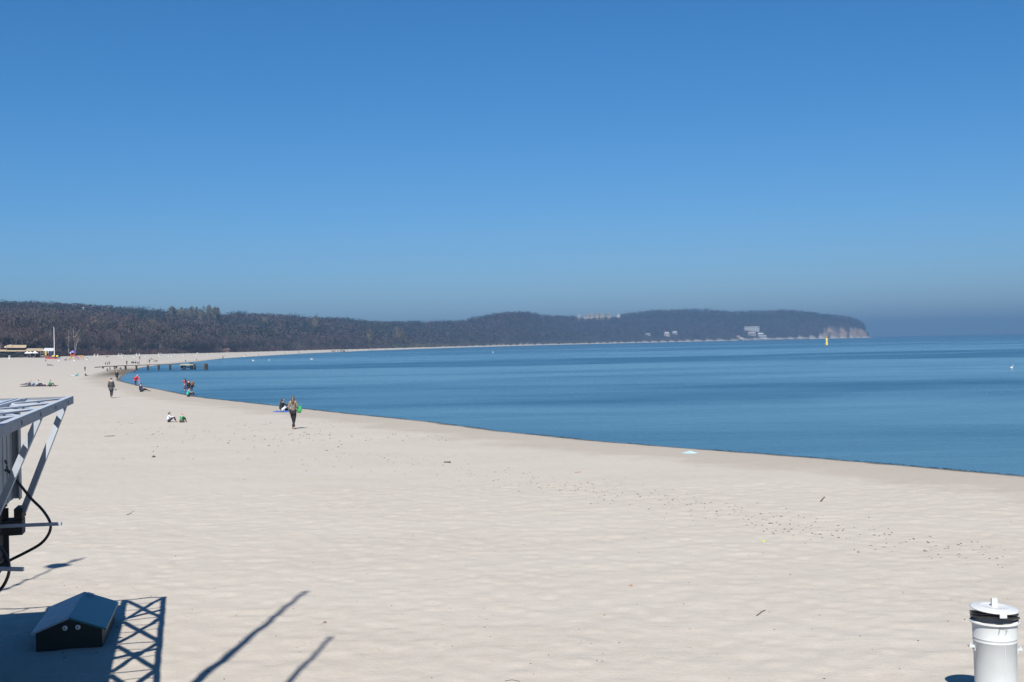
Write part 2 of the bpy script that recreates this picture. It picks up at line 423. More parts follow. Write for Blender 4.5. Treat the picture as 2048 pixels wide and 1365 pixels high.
# ------------------------------------------------------------------ trees
def tint_material(name, rough=.95):
    m = bpy.data.materials.new(name); m.use_nodes = True; n = m.node_tree.nodes; l = m.node_tree.links; b = n["Principled BSDF"]
    b.inputs["Roughness"].default_value = rough; b.inputs["Specular IOR Level"].default_value = .1
    a = n.new("ShaderNodeAttribute"); a.attribute_name = "tint"
    geo = n.new("ShaderNodeNewGeometry"); z = n.new("ShaderNodeTexNoise"); z.inputs["Scale"].default_value = .35; l.new(geo.outputs["Position"], z.inputs[0])
    mr = n.new("ShaderNodeMapRange"); mr.inputs[3].default_value = .75 * ALB; mr.inputs[4].default_value = 1.25 * ALB; l.new(z.outputs[0], mr.inputs[0])
    v = n.new("ShaderNodeVectorMath"); v.operation = 'SCALE'; l.new(a.outputs["Color"], v.inputs[0]); l.new(mr.outputs[0], v.inputs["Scale"])
    l.new(v.outputs[0], b.inputs["Base Color"]); return m
TINT = tint_material("bare_twigs")

def tris(P, D, L, W, g):
    """long thin triangles from P along D (unit), length L, width W"""
    n = len(P); side = np.cross(D, g.normal(size=(n, 3))); side /= np.linalg.norm(side, axis=1)[:, None] + 1e-9
    v = np.empty((n, 3, 3)); v[:, 0] = P - side * W[:, None] / 2; v[:, 1] = P + side * W[:, None] / 2; v[:, 2] = P + D * L[:, None]
    return v.reshape(-1, 3)
def leafy(P, size, g):
    n = len(P); v = g.normal(size=(n, 3, 3)); v /= np.linalg.norm(v, axis=2)[:, :, None]
    return (P[:, None, :] + v * size[:, None, None]).reshape(-1, 3)

NRM = {}
def dome(v, c, g, k=.30):
    """turn each triangle to face out of the crown and give it a rounded, slightly random normal"""
    t = v.reshape(-1, 3, 3); m_ = t.mean(1) - np.array(c); m_ /= np.linalg.norm(m_, axis=1)[:, None] + 1e-9
    m_ = m_ + g.normal(size=m_.shape) * k; m_ /= np.linalg.norm(m_, axis=1)[:, None] + 1e-9
    fn = np.cross(t[:, 1] - t[:, 0], t[:, 2] - t[:, 0]); fl = (fn * m_).sum(1) < 0; t = t.copy(); t[fl] = t[fl][:, [0, 2, 1]]
    return t.reshape(-1, 3), np.repeat(m_, 3, 0)
def facen(v):
    t = v.reshape(-1, 3, 3); fn = np.cross(t[:, 1] - t[:, 0], t[:, 2] - t[:, 0]); fn /= np.linalg.norm(fn, axis=1)[:, None] + 1e-12
    return np.repeat(fn, 3, 0)
def twig_cloud(h, w, n, g, tw=.13, base=.32, clumps=14, col=False):
    cl = g.normal(size=(clumps, 3)); cl /= np.linalg.norm(cl, axis=1)[:, None]; cl *= (.35 + .6 * g.random(clumps) ** .5)[:, None]
    k = g.integers(0, clumps, n); q = cl[k] + g.normal(size=(n, 3)) * .24
    ln = np.linalg.norm(q, axis=1); q /= np.maximum(ln, 1)[:, None] ** .8
    cz = h * (base + 1) / 2; P = q * np.array([w / 2, w / 2, h * (1 - base) / 2]) + np.array([0, 0, cz])
    D = P - np.array([0, 0, h * base * .8]); D /= np.linalg.norm(D, axis=1)[:, None] + 1e-9
    D = D + g.normal(size=(n, 3)) * .45; D[:, 2] += .25; D /= np.linalg.norm(D, axis=1)[:, None]
    L = h * .10 * (.6 + .9 * g.random(n)); W = tw * (.6 + .8 * g.random(n))
    return tris(P - D * L[:, None] * .6, D, L, W, g), k
def conifer_cloud(h, w, n, g):
    t = g.random(n) ** .8; z = h * (.14 + .86 * t); rr = (w / 2) * (1 - t) ** .8 * (.45 + .55 * g.random(n)) * (1 + .18 * np.sin(t * 40)); a = g.random(n) * 6.283
    P = np.stack([rr * np.cos(a), rr * np.sin(a), z], 1); D = np.stack([np.cos(a), np.sin(a), np.full(n, -.35)], 1); D /= np.linalg.norm(D, axis=1)[:, None]
    return tris(P - D * .4, D, h * .08 * (.7 + .6 * g.random(n)), h * .045 * (.7 + .6 * g.random(n)), g)

def trunk_tris(h, g, r=.18, limbs=6, top=.62):
    """tapered 4-sided trunk with limbs, returned as triangle soup"""
    mb = []
    def seg(p, q, r0_, r1_):
        p = np.array(p, float); q = np.array(q, float); d = q - p; d /= np.linalg.norm(d) + 1e-9
        a = np.cross(d, [0.3, 1, .1]); a /= np.linalg.norm(a); b = np.cross(d, a)
        ring = [(math.cos(t), math.sin(t)) for t in (0, 1.571, 3.142, 4.712)]
        lo = [p + (a * c + b * s) * r0_ for c, s in ring]; hi = [q + (a * c + b * s) * r1_ for c, s in ring]
        for i in range(4):
            j = (i + 1) % 4; mb.extend([lo[i], lo[j], hi[j], lo[i], hi[j], hi[i]])
    lean = g.normal(size=2) * .03 * h; t1 = np.array([lean[0], lean[1], h * top]); seg((0, 0, -.5), t1 * .5, r, r * .75); seg(t1 * .5, t1, r * .75, r * .4)
    for i in range(limbs):
        f = .4 + .6 * g.random(); p = t1 * f; a = g.random() * 6.283; l = h * (.22 + .2 * g.random())
        q = p + np.array([math.cos(a) * l * .55, math.sin(a) * l * .55, l * .85]); seg(p, q, r * .45 * (1.2 - f * .5), r * .12)
    seg(t1, t1 + np.array([lean[0] * .5, lean[1] * .5, h * (1 - top) * .9]), r * .4, r * .08)
    return np.array(mb)

PAL = [tuple(.85 * c for c in p_) for p_ in [(.105, .085, .082), (.125, .095, .092), (.085, .072, .072), (.12, .105, .085), (.10, .10, .068), (.14, .10, .085), (.075, .065, .07), (.13, .12, .085)]]
PAL = [(1.05 * a, 1.0 * b, 1.15 * c) for a, b, c in PAL]
def soup(name, parts, label, kind="stuff", mat_=TINT, parent=None):
    V = np.concatenate([p[0] for p in parts]); C = np.concatenate([np.broadcast_to(np.array(p[1], float), (len(p[0]), 3)) for p in parts])
    N = np.concatenate([p[2] if len(p) > 2 else facen(p[0]) for p in parts]) if any(len(p) > 2 for p in parts) else None
    o = npmesh(name, V, np.arange(len(V)).reshape(-1, 3), mat_, color=C, parent=parent)
    if N is not None:
        o.data.polygons.foreach_set("use_smooth", np.ones(len(V) // 3, bool)); o.data.normals_split_custom_set_from_vertices(N.astype(np.float32))
    if kind: tag(o, label, kind=kind)
    return o

# forest as one mass
g = np.random.default_rng(11)
protos_far = []; protos_near = []
for i in range(6):
    v, _ = twig_cloud(1, .82, 46, g, tw=.055, base=.25); protos_far.append(dome(v, (0, 0, .5), g))
    v, _ = twig_cloud(1, .85, 380, g, tw=.016, base=.22); protos_near.append((*dome(v, (0, 0, .5), g), trunk_tris(1, g, .014, 5)))
conif = [conifer_cloud(1, .42, 70, g) for _ in range(3)]
parts = []; cnt = 0
CLEAR = [(1489, 1519, 663), (1496, 1512, 672), (1516, 1528, 672), (1517, 1533, 677.5), (1474, 1482, 678), (1329, 1339, 673), (1345, 1355, 669), (1291, 1301, 671.5)]
CLEAR = [(a - 3, b + 3, hit((a + b) / 2, c).y) for a, b, c in CLEAR] + [(163.5, 169.5, 1211)]
def scatter(n, lo_px, hi_px):
    px = g.uniform(lo_px, hi_px, n); Fr = np.interp(px, _cp, _cf); Rd = np.maximum(np.interp(px, rid_px, rid_r), Fr + 160)
    t = g.random(n); r = np.sqrt(Fr ** 2 + (1.05 ** 2 * Rd ** 2 - Fr ** 2) * t) + 4
    return px, r, Fr, Rd
def emit(px, r):
    global cnt
    x = (px - 1024) / F * r; y = r; z = ground_z(x, y, False); sm = slip_mask(px, y, z); s = shore_s(x, y)
    hue = vnoise(x / 90, y / 90, 21); con = vnoise(x / 60, y / 60, 33)
    for i in range(len(px)):
        if s[i] < 5 or (px[i] < 112 and r[i] < 528) or sm[i] > 0 or any(a < px[i] < b and Yc - 100 < r[i] < Yc + 24 for a, b, Yc in CLEAR): continue
        h = float(tree_h(r[i])) * g.uniform(.68, 1.08) * (1.12 if r[i] < 1000 else 1)
        if 1150 < px[i] < 1243 and r[i] > 2600: h = max(2.5, min(h, CAM.z + (horizon_y(px[i]) - (636.0 if 1165 < px[i] < 1188 else 634.0) - g.random() * 3) / F * r[i] - z[i]))
        a = g.random() * 6.283; ca, sa = math.cos(a), math.sin(a)
        M = np.array([[ca, -sa, 0], [sa, ca, 0], [0, 0, 1]])
        k = min(7, max(0, int(hue[i] * 8 + g.normal() * 1.3)))
        c = np.array(PAL[k]) * g.uniform(.78, 1.22)
        wd = g.uniform(.9, 1.6) * (1.15 if r[i] < 1000 else 1)
        if con[i] > .73 and g.random() < .45 or g.random() < .015:
            v = conif[g.integers(3)]; c = np.array((.03, .05, .03)) * g.uniform(.8, 1.3); parts.append(((v * h * 1.05) @ M.T + (x[i], y[i], z[i] - .3), c))
        elif r[i] < 1000:
            v, vn_, tk = protos_near[g.integers(6)]; parts.append(((v * h * (wd, wd, 1)) @ M.T + (x[i], y[i], z[i] - .3), c, vn_ @ M.T))
            parts.append(((tk * h) @ M.T + (x[i], y[i], z[i] - .3), (.17, .145, .13) if g.random() < .3 else (.09, .078, .07)))
        else:
            v, vn_ = protos_far[g.integers(6)]; sc = h * (1.0 if r[i] < 2200 else 1.1)
            parts.append(((v * sc * (wd, wd, 1)) @ M.T + (x[i], y[i], z[i] - .3), c, vn_ @ M.T))
        cnt += 1
px, r, Fr, Rd = scatter(15000, -80, 1742); emit(px, r)
# dense ridge line so the skyline is closed
px = g.uniform(-80, 1741, 2600); Rd = np.maximum(np.interp(px, rid_px, rid_r), np.interp(px, _cp, _cf) + 160); emit(px, Rd * g.uniform(.97, 1.0, len(px)))
# light trunks showing between the crowns of the nearer wood
tr = []
for i in range(420):
    p = g.uniform(-60, 1150); Fr1 = float(np.interp(p, _cp, _cf)); r1 = Fr1 + 8 + abs(g.normal()) * 60
    if p < 112: r1 = max(r1, 530)
    x1 = (p - 1024) / F * r1; z1 = gz(x1, r1); h = g.uniform(6, 11); w_ = g.uniform(.12, .3); dx = g.normal() * .5
    tr += [(x1 - w_ / 2, r1 - 6, z1), (x1 + w_ / 2, r1 - 6, z1), (x1 + dx, r1 - 6, z1 + h)]
parts.append((np.array(tr), (.24, .215, .19)))
soup("wood", parts, "leafless brown wood covering the hills behind the beach")

# shrubs along the foot of the wood
parts = []
sh, _ = twig_cloud(1, 1.6, 60, g, tw=.05, base=.05)
for i in range(1500):
    p = g.uniform(-60, 1480); Fr1 = float(np.interp(p, _cp, _cf)); r1 = Fr1 + g.uniform(-7, 10)
    if p < 112: r1 = 522 + g.uniform(0, 10)
    x1 = (p - 1024) / F * r1; red = p < 900 or g.random() < .3
    c = np.array((.125, .07, .068) if red else (.13, .12, .07)) * g.uniform(.7, 1.25)
    if 780 < p < 900 or 1000 < p < 1010: c = np.array((.16, .15, .08))
    h = g.uniform(1.2, 3.0) * (1 + r1 / 2500); parts.append((sh * h * (1.2, 1.2, 1) + (x1, r1, gz(x1, r1) - .2), c))
soup("shrub_belt", parts, "reddish bare shrubs along the top of the beach")

# individually told-apart trees
def tree(name, h, w, crown_v, trunk_v, crown_c, trunk_c, loc=(0, 0, 0), label=None, cat="tree", group=None):
    t = empty(name, loc, 0, label, cat, group)
    soup("trunk", [(trunk_v, trunk_c)], None, kind=None, parent=t)
    cv_, cn_ = dome(crown_v, (0, 0, h * .5), np.random.default_rng(3))
    soup("crown", [(cv_, crown_c, cn_)], None, kind=None, parent=t)
    return t
def bare(name, px, Y, top_y, w, cc, tc, label, group=None, n=900, tw=.14, base=.3, r=.22, limbs=8, seed=0):
    gg = np.random.default_rng(seed + int(px)); P = at_r(px, Y); h = max(4, atY(px, top_y, Y).z - P.z)
    v, _ = twig_cloud(h, w, n, gg, tw=tw, base=base); return tree(name, h, w, v, trunk_tris(h, gg, r, limbs), cc, tc, P, label, "tree", group)
# front row: copies of five prototypes
front = []
for i in range(5):
    h = g.uniform(9.5, 13); v, _ = twig_cloud(h, h * .85, 700, g, tw=.13, base=.24)
    front.append(tree("bare_tree", h, h, v, trunk_tris(h, g, .2, 7), PAL[[0, 1, 3, 5, 4][i]], (.15, .13, .12)))
fpx = np.sort(g.uniform(-20, 760, 110)); used = [False] * 5
for i, p in enumerate(fpx):
    k = i % 5; Fr1 = float(np.interp(p, _cp, _cf)); Y = Fr1 + g.uniform(3, 16)
    if p < 114: Y = max(Y, 532)
    o = front[k] if not used[k] else copy_tree(front[k]); used[k] = True
    o.location = at_r(p, Y) - Vector((0, 0, .2)); o.rotation_euler.z = g.random() * 6.28; s_ = g.uniform(.85, 1.2); o.scale = (s_, s_, s_)
    tag(o, "leafless brown tree in the front row behind the beach", "tree", "leafless trees of the front row")
bare("birch_tree", 137, float(np.interp(137, _cp, _cf)) - 2, 659, 6, (.16, .13, .12), (.55, .53, .50), "slim white trunked birch left of the forked birch", n=500, r=.26, seed=1)
o = bare("birch_tree", 151, float(np.interp(151, _cp, _cf)) - 4, 655, 8, (.17, .14, .13), (.62, .60, .56), "forked white birch behind the playground tower", n=500, r=.3, limbs=4, seed=2)
def forked(o, h, tc):
    t = MB(); t.tube([(0, 0, 0), (.1, 0, h * .3), (-.5, 0, h * .62), (-.9, 0, h * .95)], [.3, .24, .16, .05], 6); t.tube([(.1, 0, h * .28), (.9, 0, h * .6), (1.9, .2, h * .92)], [.2, .14, .05], 6)
    t.tube([(.5, 0, h * .42), (.2, 0, h * .62), (.5, 0, h * .8)], [.1, .08, .03], 5)
    return t.build("limb", mat("birch_bark", tc, .8, .3, 2), o)
forked(o, 11, (.6, .58, .54))
for p, ty, w, lab in [(120, 668, 3.4, "slim dark trunked tree just right of the flagpole"), (575, 625, 5, "dark green conifer standing up from the middle skyline"),
                      (609, 628, 4.5, "smaller dark conifer right of the skyline conifer"), (1503, 619, 7, "low dark conifer on the headland top"), (1736, 641, 6, "lone dark conifer leaning out at the cliff tip")]:
    Y = {120: float(np.interp(120, _cp, _cf)) - 1, 575: 1300, 609: 1330, 1503: 3420, 1736: 3560}[p]
    P = at_r(p, Y)
    gg = np.random.default_rng(p); h = min(17, max(5, atY(p, ty, Y).z - P.z)); 
    if p == 120:
        v, _ = twig_cloud(h, w, 300, gg, tw=.12); tree("bare_tree", h, w, v, trunk_tris(h, gg, .15, 6), (.1, .08, .08), (.2, .17, .15), P, lab)
    else:
        tree("conifer_tree", h, w, conifer_cloud(h, h * .36, 500, gg), trunk_tris(h, gg, .2, 0, .8), (.05, .065, .055), (.1, .08, .06), P, lab)
for p, ty, w, lab in [(345, 613, 11, "thin upright tree at the left end of the skyline poplars"), (362, 616, 9, "thin pale upright tree second from the left of the skyline poplars"),
                      (385, 614, 10, "thin upright poplar in the middle of the skyline group"), (402, 618, 9, "short thin poplar right of the middle skyline poplar"),
                      (418, 611, 10, "tallest bare poplar on the skyline"), (431, 615, 9, "bare poplar at the right end of the skyline poplars"),
                      (531, 624, 12, "rounded bare tree topping the skyline left of the conifers"), (633, 627, 12, "rounded bare tree topping the skyline right of the conifers")]:
    bare("poplar_tree" if p < 500 else "bare_tree", p, 1330, ty, w, (.15, .14, .105), (.2, .18, .16), lab, "bare poplars standing above the skyline" if p < 500 else None, n=1100, tw=.36, base=.12, seed=3)
for k_, p in enumerate(np.linspace(338, 436, 15)):
    bare("poplar_tree", float(p) + g.normal(), 1340, 616.5 - 2.5 * math.sin((p - 338) / 98 * 3.1) + g.uniform(-1, 2.5), 8, (.13, .125, .10), (.17, .155, .14), "low bare poplar filling the skyline row", "bare poplars standing above the skyline", n=600, tw=.34, base=.12, seed=20 + k_)
for p, Y, ty, w, c, lab in [(797, 1480, 652, 16, (.20, .165, .10), "yellowish budding tree in the middle of the wood"), (812, 1500, 668, 12, (.15, .14, .09), "smaller olive tree beneath the yellowish tree"),
                            (895, 1810, 664, 6, (.2, .17, .16), "pale trunked tree by the end of the olive bushes"), (740, 1240, 660, 11, (.13, .12, .09), "olive brown tree left of the yellowish tree"),
                            (205, 800, 636, 17, (.15, .12, .10), "broad tan crowned tree above the left wood"), (300, 830, 640, 17, (.145, .12, .095), "broad olive tan crowned tree right of the left wood"),
                            (260, 900, 628, 15, (.125, .095, .09), "tall brown crowned tree above the left wood")]:
    bare("budding_tree", p, Y, ty, w, c, (.24, .21, .18), lab, n=1300, tw=.2, base=.2, seed=4)
for p, Y, w, lab in [(835, 0, 12, "low olive willow bush at the back of the far beach"), (858, 0, 14, "long olive willow bush right of the low one"), (790, 0, 9, "small straw coloured bush at the back of the far beach")]:
    Fr1 = float(np.interp(p, _cp, _cf)); P = at_r(p, Fr1 - 4); gg = np.random.default_rng(p); v, _ = twig_cloud(6.5, w * 1.5, 700, gg, tw=.25, base=.02)
    tree("willow_bush", 6, w, v, trunk_tris(4, gg, .15, 6), (.18, .165, .085), (.15, .13, .1), P, lab, "bush")

# ------------------------------------------------------------------ kiosk on the left
STEEL = mat("shade_darkened_steel", (.20, .23, .27), .55, .10, 3, .15, stretch=(1, 1, 6), col2=(.27, .30, .35))  # canopy beam's shade is put into this darker steel colour; sunlit parts stay paler
PAINT = mat("pale_blue_paint", (.44, .50, .58), .5, .10, 5, .1, col2=(.52, .58, .66))
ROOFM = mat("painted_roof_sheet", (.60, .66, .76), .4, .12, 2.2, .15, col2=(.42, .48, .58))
WALLM = mat("painted_wall_board", (.34, .37, .38), .7, .12, 3, .1, stretch=(8, 8, .3), col2=(.44, .47, .48))
DARKW = mat("tarred_plank", (.035, .03, .028), .8, .4, 4, .4, stretch=(1, 1, 6))
BLACK = mat("black_iron", (.03, .032, .038), .45, .3, 20)
ZR = 3.48
C1 = atY(147, 793, 16.15); ZR = C1.z
E2 = atZ(0, 853, ZR); uu = (E2 - C1); uu.z = 0; uu.normalize(); nn = Vector((uu.y, -uu.x, 0)); nn = nn if nn.x < 0 else -nn
def K(u, n_, z): return Vector((C1.x, C1.y, 0)) + uu * u + nn * n_ + Vector((0, 0, z))
def kbox(mb, u0_, u1_, n0, n1, z0, z1):
    return mb.hexa([K(u0_, n0, z0), K(u1_, n0, z0), K(u1_, n1, z0), K(u0_, n1, z0)], [K(u0_, n0, z1), K(u1_, n0, z1), K(u1_, n1, z1), K(u0_, n1, z1)])
kiosk = empty("kiosk", (0, 0, 0), 0, "white walled kiosk on a dark plank base with a lattice edged canopy roof", "kiosk")
NI = 0.66; UL = 9.0
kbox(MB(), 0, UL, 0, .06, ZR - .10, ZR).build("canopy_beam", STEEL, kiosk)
kbox(MB(), .0, UL, .004, .07, ZR + .001, ZR + .006).build("beam_flashing", PAINT, kiosk)
for k in range(7): kbox(MB(), .75 + k * 1.5, .79 + k * 1.5, -.006, -.0005, ZR - .075, ZR - .03).build("bolt_plate", BLACK, kiosk)
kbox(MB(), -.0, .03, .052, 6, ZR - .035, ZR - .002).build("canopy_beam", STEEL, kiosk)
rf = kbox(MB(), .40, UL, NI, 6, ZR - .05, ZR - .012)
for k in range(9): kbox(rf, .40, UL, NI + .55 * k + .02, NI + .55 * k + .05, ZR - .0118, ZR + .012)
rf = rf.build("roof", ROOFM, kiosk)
kbox(MB(), .36, UL, NI - .045, NI - .003, ZR - .07, ZR + .004).build("roof_rail", PAINT, kiosk)
lat = MB(); P_ = 1.5
def rod(*a): MB().beam(*a).build("cross_rod", PAINT, kiosk)
for b_ in range(6):
    a = b_ * P_ + .03
    zt = ZR - .02
    lat.beam(K(a + .05, .06, zt), K(a + P_ - .05, NI - .05, zt), .09, .018)
    lat.beam(K(a + P_ - .05, .06, zt - .022), K(a + .05, NI - .05, zt - .022), .09, .018)
    rod(K(a + P_, .05, zt - .01), K(a + P_, NI - .045, zt - .01), .026, .022)
    rod(K(a + P_ * .5, .05, zt - .05), K(a + P_ * .5, NI - .045, zt - .05), .016, .016)
    rod(K(a + P_ * .22, .05, zt - .055), K(a + P_ * .22, NI - .045, zt - .055), .014, .014)
lat.build("lattice", PAINT, kiosk);
for k in range(5):
    rod(K(.03, .66 + k * 1.15, ZR - .02), K(.42, .66 + k * 1.15, ZR - .02), .10, .03); rod(K(.03, 1.0 + k * 1.15, ZR - .025), K(.42, 1.25 + k * 1.15, ZR - .025), .03, .02)
WB = 2.2
wl_ = MB(); kbox(wl_, .52, UL - .3, .74, .79, WB, ZR - .052)
for k in range(14): kbox(wl_, .62 + k * .36, .66 + k * .36, .728, .7395, WB, ZR - .06)
wl_.build("wall", WALLM, kiosk)
kbox(MB(), .40, .515, .66, 5.6, WB, ZR - .052).build("wall", WALLM, kiosk)
kbox(MB(), .38, .60, .645, .66 - .002, WB - .01, ZR - .075).build("corner_board", mat("corner_board", (.36, .38, .40), .7, .1, 4), kiosk)
kbox(MB(), .45, UL - .4, .82, 5.5, WB - .10, WB - .003).build("floor", DARKW, kiosk)
bs = MB()
for k in range(5): kbox(bs, .55 + (.02 if k % 2 else 0), UL - .5, .86 + (.008 if k % 2 else 0), .92, 1.28 + k * .165, 1.28 + k * .165 + .157)
kbox(bs, .50, .56, .80, 5.4, 1.30, WB - .12)
bs.build("plank_base", DARKW, kiosk)
bl = MB(); kbox(bl, .2, .62, .62, .72, 1.93, 2.07); kbox(bl, .3, .62, .62, .9, 1.72, 1.92); bl.build("bracket", DARKW, kiosk)
lg = []
for u_, n_ in ((3.0, 1.6), (7.5, 1.6), (3.0, 5), (7.5, 5)):
    p = K(u_, n_, 0); MB().beam((p.x, p.y, gz(p.x, p.y) - .3), (p.x, p.y, 1.35), .16, .16).build("leg", DARKW, kiosk)
cr = MB(); kbox(cr, .6, UL - .6, .93, 5.4, 1.20, 1.279); cr.build("joist", DARKW, kiosk)
# flat braces from the canopy beam to the base
A1 = atZ(128, 812, ZR - .09); B1 = atY(46, 1024, 15.45)
A2 = atZ(79, 833, ZR - .09); B2 = atY(-14, 1045, 13.2)
for A_, B_ in ((A1, B1), (A2, B2)):
    MB().beam(A_, B_, .095, .02, upv=(-.2, -1, .4)).build("brace", PAINT, kiosk)
for dd, bar, tub in ((14.9, ((0, 1053), (123, 1048)), [(11, 936), (36, 965), (62, 997), (83, 1018), (97, 1038), (101.5, 1053), (96, 1071), (80, 1089), (50, 1106), (22, 1120), (-10, 1138)]),
                     (13.0, ((-40, 1137), (47, 1139)), [(-60, 1040), (-30, 1068), (2, 1097), (15, 1118), (18.5, 1138), (14, 1158), (0, 1180), (-30, 1200)])):
    MB().beam(atY(*bar[0], dd), atY(*bar[1], dd), .042, .042).build("outrigger", PAINT, kiosk)
    p0 = [tub[0]] + tub + [tub[-1]]; sm2 = []
    for k in range(1, len(p0) - 2):
        for q_ in range(5):
            t = q_ / 5; sm2.append(tuple(.5 * (2 * p0[k][i] + (p0[k + 1][i] - p0[k - 1][i]) * t + (2 * p0[k - 1][i] - 5 * p0[k][i] + 4 * p0[k + 1][i] - p0[k + 2][i]) * t * t + (3 * p0[k][i] - p0[k - 1][i] - 3 * p0[k + 1][i] + p0[k + 2][i]) * t ** 3) for i in (0, 1)))
    pts = [atY(a, b, dd + .045) for a, b in sm2 + [tub[-1]]]
    MB().tube(pts, .019, 8).build("bent_pipe", BLACK, kiosk)
hw = MB()
for a, b in ((13, 927), (14, 934), (11, 923), (11, 941)): p = atY(a, b, 14.6); hw.ell(p, (.015, .015, .02), 8, 6)
hw.build("bolt", BLACK, kiosk)

# ------------------------------------------------------------------ green box with gabled lid
nr_ = atZ(209, 1297, 0); fr_ = atZ(234, 1240, 0); sd_ = (fr_ - nr_); LB = sd_.length; sd_.normalize(); lf = Vector((-sd_.y, sd_.x, 0)); WBX = .93
bx = empty("gabled_box", nr_, 0, "dark green gabled box with two round white knobs in the kiosk shadow", "storage box")
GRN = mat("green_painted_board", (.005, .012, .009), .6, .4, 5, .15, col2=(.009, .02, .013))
TEAL = mat("weathered_green_lid", (.015, .17, .18), .38, .3, 3.0, .2, col2=(.03, .16, .20), stretch=(1, 3, 1))
TEAL2 = mat("skylit_green_lid", (.42, .52, .56), .5, .3, 3.5, .2, col2=(.26, .38, .44), stretch=(3, 1, 1))  # sky light on the left slope is put into this paler colour
def Bx(a, b, z): return sd_ * a + lf * b + Vector((0, 0, z))
ZE, ZG = .27, .45
body = MB(); w0 = .03
body.add([Bx(.03, w0, -.2), Bx(.03, WBX - w0, -.2), Bx(.03, WBX - w0, ZE), Bx(.03, WBX / 2, ZG - .015), Bx(.03, w0, ZE),
          Bx(LB - .03, w0, -.2), Bx(LB - .03, WBX - w0, -.2), Bx(LB - .03, WBX - w0, ZE), Bx(LB - .03, WBX / 2, ZG - .015), Bx(LB - .03, w0, ZE)],
         [(0, 1, 2, 3, 4), (9, 8, 7, 6, 5), (0, 4, 9, 5), (1, 6, 7, 2), (4, 3, 8, 9), (3, 2, 7, 8)])
body.build("body", GRN, bx)
t_ = .028
rr_ = MB().hexa([Bx(0, -.03, ZE - .02), Bx(0, WBX / 2 - .001, ZG - .01), Bx(LB, WBX / 2 - .001, ZG - .01), Bx(LB, -.03, ZE - .02)], [Bx(0, -.03, ZE - .02 + t_), Bx(0, WBX / 2 - .001, ZG - .01 + t_), Bx(LB, WBX / 2 - .001, ZG - .01 + t_), Bx(LB, -.03, ZE - .02 + t_)]).build("lid_panel", TEAL, bx)
MB().hexa([Bx(0, WBX + .03, ZE - .02), Bx(0, WBX / 2 + .001, ZG - .01), Bx(LB, WBX / 2 + .001, ZG - .01), Bx(LB, WBX + .03, ZE - .02)], [Bx(0, WBX + .03, ZE - .02 + t_), Bx(0, WBX / 2 + .001, ZG - .01 + t_), Bx(LB, WBX / 2 + .001, ZG - .01 + t_), Bx(LB, WBX + .03, ZE - .02 + t_)]).build("lid_panel", TEAL2, bx, label="lid panel painted in a paler skylit grey")
q = Bx(LB - .1, WBX / 2 - .10, ZG - .024 + t_); MB().beam(q - lf * .05 + Vector((0, 0, -.018)), q + lf * .05 + Vector((0, 0, .018)), .07, .006).build("sticker", mat("pale_sticker", (.5, .55, .65), .5), bx)
WHT = mat("white_plastic", (.75, .74, .70), .4, .08, 10)
for o_ in (.35, .52):
    c = Bx(.026, o_, .315); rot = Vector((0, 0, 1)).rotation_difference(-sd_).to_matrix()
    kb = MB().lathe([(.001, .016), (.022, .018), (.034, .012), (.036, 0)], c, 20, True, rot).build("knob", WHT, bx)
    MB().lathe([(.0005, .021), (.009, .021), (.010, .0165)], c, 12, True, rot).build("knob_centre", BLACK, kb)

